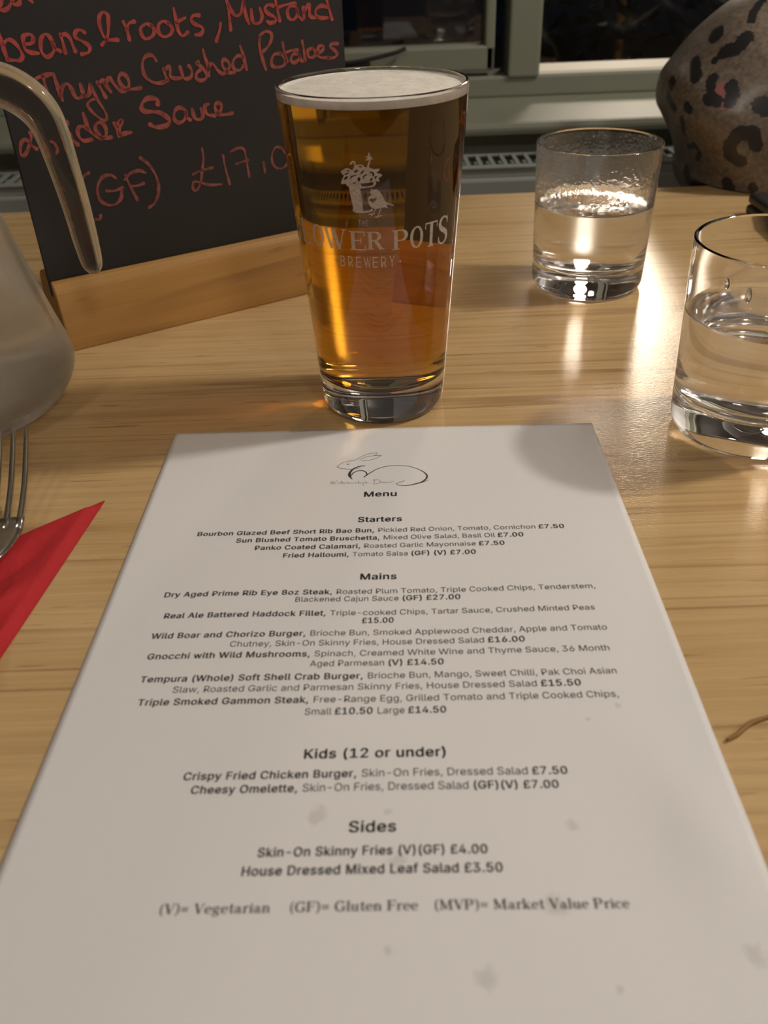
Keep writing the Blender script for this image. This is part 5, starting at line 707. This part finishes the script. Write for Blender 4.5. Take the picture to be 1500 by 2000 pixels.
# ------------------------------------------------------------------ chalk menu board in its wooden block
BA = Vector((-0.18073, 0.49824, 0)); BU = Vector((0.86213, 0.50669, 0)); BN = Vector((-0.50669, 0.86213, 0))
def bpt(u, n, z): q = BA+BU*u+BN*n; return V(q.x, q.y, z)
board = empty('menu_board', tuple(bpt(0.1, 0.02, 0)), 'small black chalkboard with red handwriting standing in a wooden block behind the pint', 'menu board')
def extrude_u(name, poly, u0, u1, mat, parent, bev=0.0):
    bm = bmesh.new()
    a = [bm.verts.new(bpt(u0, n, z)) for n, z in poly]; b = [bm.verts.new(bpt(u1, n, z)) for n, z in poly]
    bm.faces.new(a); bm.faces.new(list(reversed(b)))
    for i in range(len(poly)):
        j = (i+1) % len(poly); bm.faces.new((a[i], b[i], b[j], a[j]))
    if bev: bmesh.ops.bevel(bm, geom=[e for e in bm.edges], offset=bev, segments=2, affect='EDGES')
    return bm_obj(name, bm, mat, parent)
extrude_u('wooden_base', [(0.0, 0.0), (0.0004, 0.0030), (0.0085, 0.0340), (0.0098, 0.0368), (0.0125, 0.0390), (0.0149, 0.0398), (0.0149, 0.030), (0.0185, 0.030), (0.0185, 0.0402), (0.040, 0.0400), (0.044, 0.0365), (0.052, 0.0)], -0.0058, 0.2040, M['block'], board, 0.0006)
panel = extrude_u('chalk_panel', [(0.0153, 0.0302), (0.0182, 0.0302), (0.0182, 0.3370), (0.0153, 0.3370)], -0.0065, 0.2030, M['black_board'], board, 0.0004)
for key in ('top', 'one', 'two', 'three', 'four'):
    vv, ff = merge2d([ribbon(p, [w*(0.76+0.22*math.sin(2.1*i+len(p))) for i in range(len(p))], n=7) for w, p in CHALK[key]])
    mesh_from('chalk_writing', [bpt(min(u/1000, 0.2025), 0.0151, z/1000) for u, z in vv], ff, M[{'top': 'chalk_fresh', 'one': 'chalk_fresh', 'four': 'chalk_faint'}.get(key, 'chalk')], panel)

# ------------------------------------------------------------------ red napkin and fork
NA = Vector((-0.1257, 0.3285, 0)); e1 = Vector((-0.0133, -0.1005, 0)).normalized(); e2 = Vector((-0.0300, -0.0253, 0)).normalized()
nap = empty('paper_napkin', (-0.16, 0.26, T), 'folded red paper napkin under the fork at the left edge', 'napkin')
sn = abs(e1.x*e2.y-e1.y*e2.x)
def nap_z(s, t):
    d = t*sn
    z = 0.0006+0.0030*S3(d, 0.0, 0.0045)
    q = s*0.9-t*0.55                                            # creases that run in from the edge
    z += 0.0042*S3(d, 0.002, 0.02)*max(0, 1-abs(q-0.048)/0.013) + 0.0036*S3(d, 0.003, 0.02)*max(0, 1-abs(q-0.085)/0.012)
    z -= 0.0016*S3(d, 0.005, 0.016)*max(0, 1-abs(q-0.020)/0.02)
    z += 0.0010*S3(d, 0.010, 0.03)*max(0, 1-abs(q-0.005)/0.016)
    return z
NS, NT_ = 110, 70
verts = []; 
for j in range(NT_+1):
    for i in range(NS+1):
        s, t = 0.21*(i/NS), 0.115*(j/NT_)**1.4
        q = NA+e1*s+e2*t; edge_ = S3(t+s, 0.0, 0.004)
        verts.append(V(q.x, q.y, 0.0007+(nap_z(s, t)-0.0006)*S3(s, 0.0, 0.006)))
nb = len(verts); verts += [Vector((v.x, v.y, T+0.0002)) for v in verts]
faces = []
for j in range(NT_):
    for i in range(NS):
        a = j*(NS+1)+i; faces.append((a, a+NS+1, a+NS+2, a+1)); faces.append((nb+a, nb+a+1, nb+a+NS+2, nb+a+NS+1))
edge = [i for i in range(NS+1)] + [j*(NS+1)+NS for j in range(1, NT_+1)] + [NT_*(NS+1)+i for i in range(NS-1, -1, -1)] + [j*(NS+1) for j in range(NT_-1, 0, -1)]
for a, b in zip(edge, edge[1:]+edge[:1]): faces.append((a, b, nb+b, nb+a))
bm = bmesh.new(); me = bpy.data.meshes.new('t'); me.from_pydata([tuple(x) for x in verts], [], faces); bm.from_mesh(me); bpy.data.meshes.remove(me)
bm_obj('folded_sheet', bm, M['napkin'], nap, True)

fork = empty('fork', (-0.155, 0.25, T), 'stainless steel fork lying on the red napkin, tines towards the jug', 'fork')
ft = Vector((-0.1705, 0.3530, 0)); fd = Vector((0.17, -0.985, 0)).normalized(); fs = Vector((0.985, 0.17, 0)).normalized()
ZS = [(0, .0275), (.012, .0215), (.030, .0140), (.045, .0098), (.058, .0074), (.068, .0072), (.080, .0090), (.095, .0125), (.115, .0150), (.140, .0140), (.170, .0098), (.195, .0066), (.205, .0060)]
def fz(s):
    for (a, za), (b, zb) in zip(ZS, ZS[1:]):
        if a <= s <= b: 
            return za+(zb-za)*(s-a)/(b-a)
    return ZS[-1][1]
zt = [sum(fz(max(0, min(0.205, k*0.001+dk*0.001))) for dk in range(-4, 5))/9 for k in range(206)]
def fzs(s): return zt[max(0, min(205, int(round(s*1000))))]
for k in range(4):
    off = (k-1.5)*0.0057
    ss = [0.0, 0.0012, 0.004, 0.010, 0.018, 0.026, 0.034, 0.042, 0.050, 0.057]
    pth = []
    for s in ss:
        q = ft+fd*s+fs*off*(1-0.06*S3(s, 0.03, 0.06)); pth.append(V(q.x, q.y, fzs(s)))
    tube_obj('tine', pth, [0.0004, 0.0007, 0.0009, 0.0010, 0.00108, 0.00115, 0.00120, 0.00130, 0.00145, 0.00150], M['steel'], fork, segs=16, ry=[0.0004, 0.0007, 0.00095, 0.0011, 0.0012, 0.0012, 0.0012, 0.0012, 0.0012, 0.0011], upv=Vector((0, 0, 1)), power=4.0)
HW = [(0.0500, .0100), (0.0540, .0100), (0.0590, .0096), (0.0640, .0086), (0.0690, .0072), (0.0740, .0056), (0.0790, .0043), (0.0850, .0035), (0.0950, .0030), (0.1150, .0032), (0.1400, .0042), (0.1700, .0056), (0.1900, .0062), (0.2000, .0056), (0.2040, .0040), (0.2055, .0012)]
pth = []
for s, w in HW: q = ft+fd*s; pth.append(V(q.x, q.y, fzs(s)))
tube_obj('handle', pth, [w for s, w in HW], M['steel'], fork, segs=24, ry=[0.0011]*6+[0.0013]*7+[0.0012]*3, upv=Vector((0, 0, 1)), power=3.0)

# ------------------------------------------------------------------ leopard-print bag by the window
BXC, BYC = 0.470, 0.868
ZL = [(-0.018, .304), (-0.008, .2985), (0.0, .297), (.0076, .2975), (.020, .2935), (.031, .2877), (.047, .2766), (.056, .2705), (.069, .2680), (.084, .2695), (.099, .2790), (.115, .2916), (.1336, .3120), (.145, .327), (.160, .349), (.175, .374), (.190, .405), (.200, .435), (.204, .455)]
cur = catmull([Vector((x, 0, z)) for z, x in ZL], 8)
hb = empty('leopard_print_bag', (BXC, BYC, T), 'plump glossy leopard-print bag on the far table edge below the window', 'bag')
NA_ = 420
def near_stroke(x, z, pts):
    best = 9
    for (ax_, az), (bx, bz) in zip(pts, pts[1:]):
        dx, dz = bx-ax_, bz-az; L2 = dx*dx+dz*dz+1e-12
        t = max(0, min(1, ((x-ax_)*dx+(z-az)*dz)/L2)); best = min(best, math.hypot(x-ax_-dx*t, z-az-dz*t))
    return best
extra = []
rr = random.Random(5)
for k in range(46):                                            # the same print carries on over the parts out of view
    cx, cz = rr.uniform(0.36, 0.66), rr.uniform(0.0, 0.2); a = rr.uniform(0, 6.28); L = rr.uniform(0.004, 0.010)
    pts = [(cx+0.008*math.cos(a+q)*1.0, cz+0.008*math.sin(a+q)) for q in (0, 0.7, 1.4, rr.uniform(1.8, 3.2))]
    extra.append((rr.uniform(0.003, 0.0048), pts))
def near3(x, y, z, pts):
    best = 9; q = Vector((x, y, z))
    for a, b in zip(pts, pts[1:]):
        a, b = Vector(a), Vector(b); d = b-a; t = max(0, min(1, (q-a).dot(d)/(d.dot(d)+1e-12))); best = min(best, (q-a-d*t).length)
    return best
def spot(x, y, z):
    jit = 0.0004*math.sin(x*700+z*300)+0.0003*math.sin(z*900-x*500)
    if y < BYC:
        for r, pts in SPOTS_SHADE:
            if abs(z-pts[0][2]) < 0.035 and near3(x, y, z, pts) < r*1.08+jit: return 1
        if near_stroke(x, z, [(0.2903, 0.0794), (0.2949, 0.0814), (0.298, 0.0832)]) < 0.0036 or near_stroke(x, z, [(0.2955, 0.0810), (0.2975, 0.0695)]) < 0.0022: return 2
        if x < 0.352 and z < 0.16: return 0
    for r, pts in extra:
        if near_stroke(x, z, pts) < r+jit: return 1
    return 0
verts, faces, mi = [], [], []
rows_ = []
fine = []
for a, b in zip(cur, cur[1:]): fine += [a, a.lerp(b, 0.33), a.lerp(b, 0.66)]
fine.append(cur[-1])
low = fine[0]; fine = [Vector((BXC-(BXC-low.x)*k, 0, low.z)) for k in (0.06, 0.3, 0.5, 0.7, 0.85, 0.94)]+fine
for q in fine:
    hw = BXC-q.x; z = q.z; inset = hw/(BXC-low.x) if q.z <= low.z+1e-6 else 1.0
    da = 0.030+0.072*(max(0.0, min(1.0, hw/0.2)))**0.8; db = 0.113-0.006*((z-0.05)/0.05)**2; kz = S3(z, 0.06, 0.13); dp = da*kz+db*(1-kz)
    dp *= 1-0.55*S3(z, 0.10, 0.21)
    if z <= low.z+1e-6: dp *= inset
    for k in range(NA_):
        an = 2*PI*k/NA_; c, s = math.cos(an), math.sin(an); n_ = 3.5-1.15*S3(z, 0.02, 0.13)
        x = BXC+hw*math.copysign(abs(c)**(2/n_), c); y = BYC+dp*(1.0 if s < 0 else 0.72)*math.copysign(abs(s)**(2/n_), s)
        
        zz = z
        if z < 0.0012: zz = z+(0.0012-z)*(1-S3(y, 0.822, 0.850))
        zz += 0.0014*math.sin(x*70+z*40)*S3(z, 0.02, 0.06); y += 0.002*math.sin(x*48+z*65)
        verts.append(V(x, y, zz))
nr = len(fine)
for i in range(nr-1):
    for k in range(NA_):
        k2 = (k+1) % NA_; faces.append((i*NA_+k, i*NA_+k2, (i+1)*NA_+k2, (i+1)*NA_+k))
        c = (verts[faces[-1][0]]+verts[faces[-1][2]])/2; mi.append(spot(c.x, c.y, c.z-T))
faces.append(tuple(range(NA_-1, -1, -1))); mi.append(0); faces.append(tuple(range((nr-1)*NA_, nr*NA_))); mi.append(0)
M['bag'] = simple('leopard_ground', (0.155, 0.120, 0.090), 0.55, noise=0.35, nscale=260, coat=0.35, coat_r=0.22)
M['bag_black'] = simple('leopard_black', (0.012, 0.011, 0.013), 0.5, coat=0.35, coat_r=0.22)
M['bag_pink'] = simple('leopard_pink', (0.30, 0.105, 0.10), 0.5, coat=0.35, coat_r=0.22)
mesh_from('bag_body', verts, faces, [M['bag'], M['bag_black'], M['bag_pink']], hb, True, mi)
bm = bmesh.new()
pth = catmull([V(0.44+0.09*math.cos(PI*k/8), BYC+0.05, 0.198+0.06*math.sin(PI*k/8)) for k in range(9)], 5)
tube_obj('carry_handle', pth, [0.006]*len(pth), M['bag_black'], hb, segs=12, upv=Vector((0, 1, 0)))

# ------------------------------------------------------------------ small things on the table
cs = empty('dark_case', (0.345, 0.665, T), 'small dark rounded case lying behind the nearer tumbler at the right edge', 'case')
bm = bmesh.new(); add_box(bm, 0.3050, 0.385, 0.605, 0.722, T, T+0.0085, 0.004, 3); bm_obj('lower_shell', bm, M['case'], cs)
bm = bmesh.new(); add_box(bm, 0.3053, 0.3847, 0.6053, 0.7217, T+0.0087, T+0.0175, 0.0045, 4); bm_obj('lid', bm, M['case'], cs)
pth = catmull([V(0.1035, 0.1795, 0.0009), V(0.1075, 0.1815, 0.0010), V(0.1120, 0.1850, 0.0009), V(0.1155, 0.1868, 0.0008), V(0.1230, 0.1890, 0.0008)], 6)
st = tube_obj('brown_strand', pth, [0.0005+0.0003*math.sin(PI*k/(len(pth)-1)) for k in range(len(pth))], M['strand'], None, segs=10, upv=Vector((0, 0, 1)))
tag(st, 'thin curved brown strand lying on the bare wood right of the menu', 'strand')
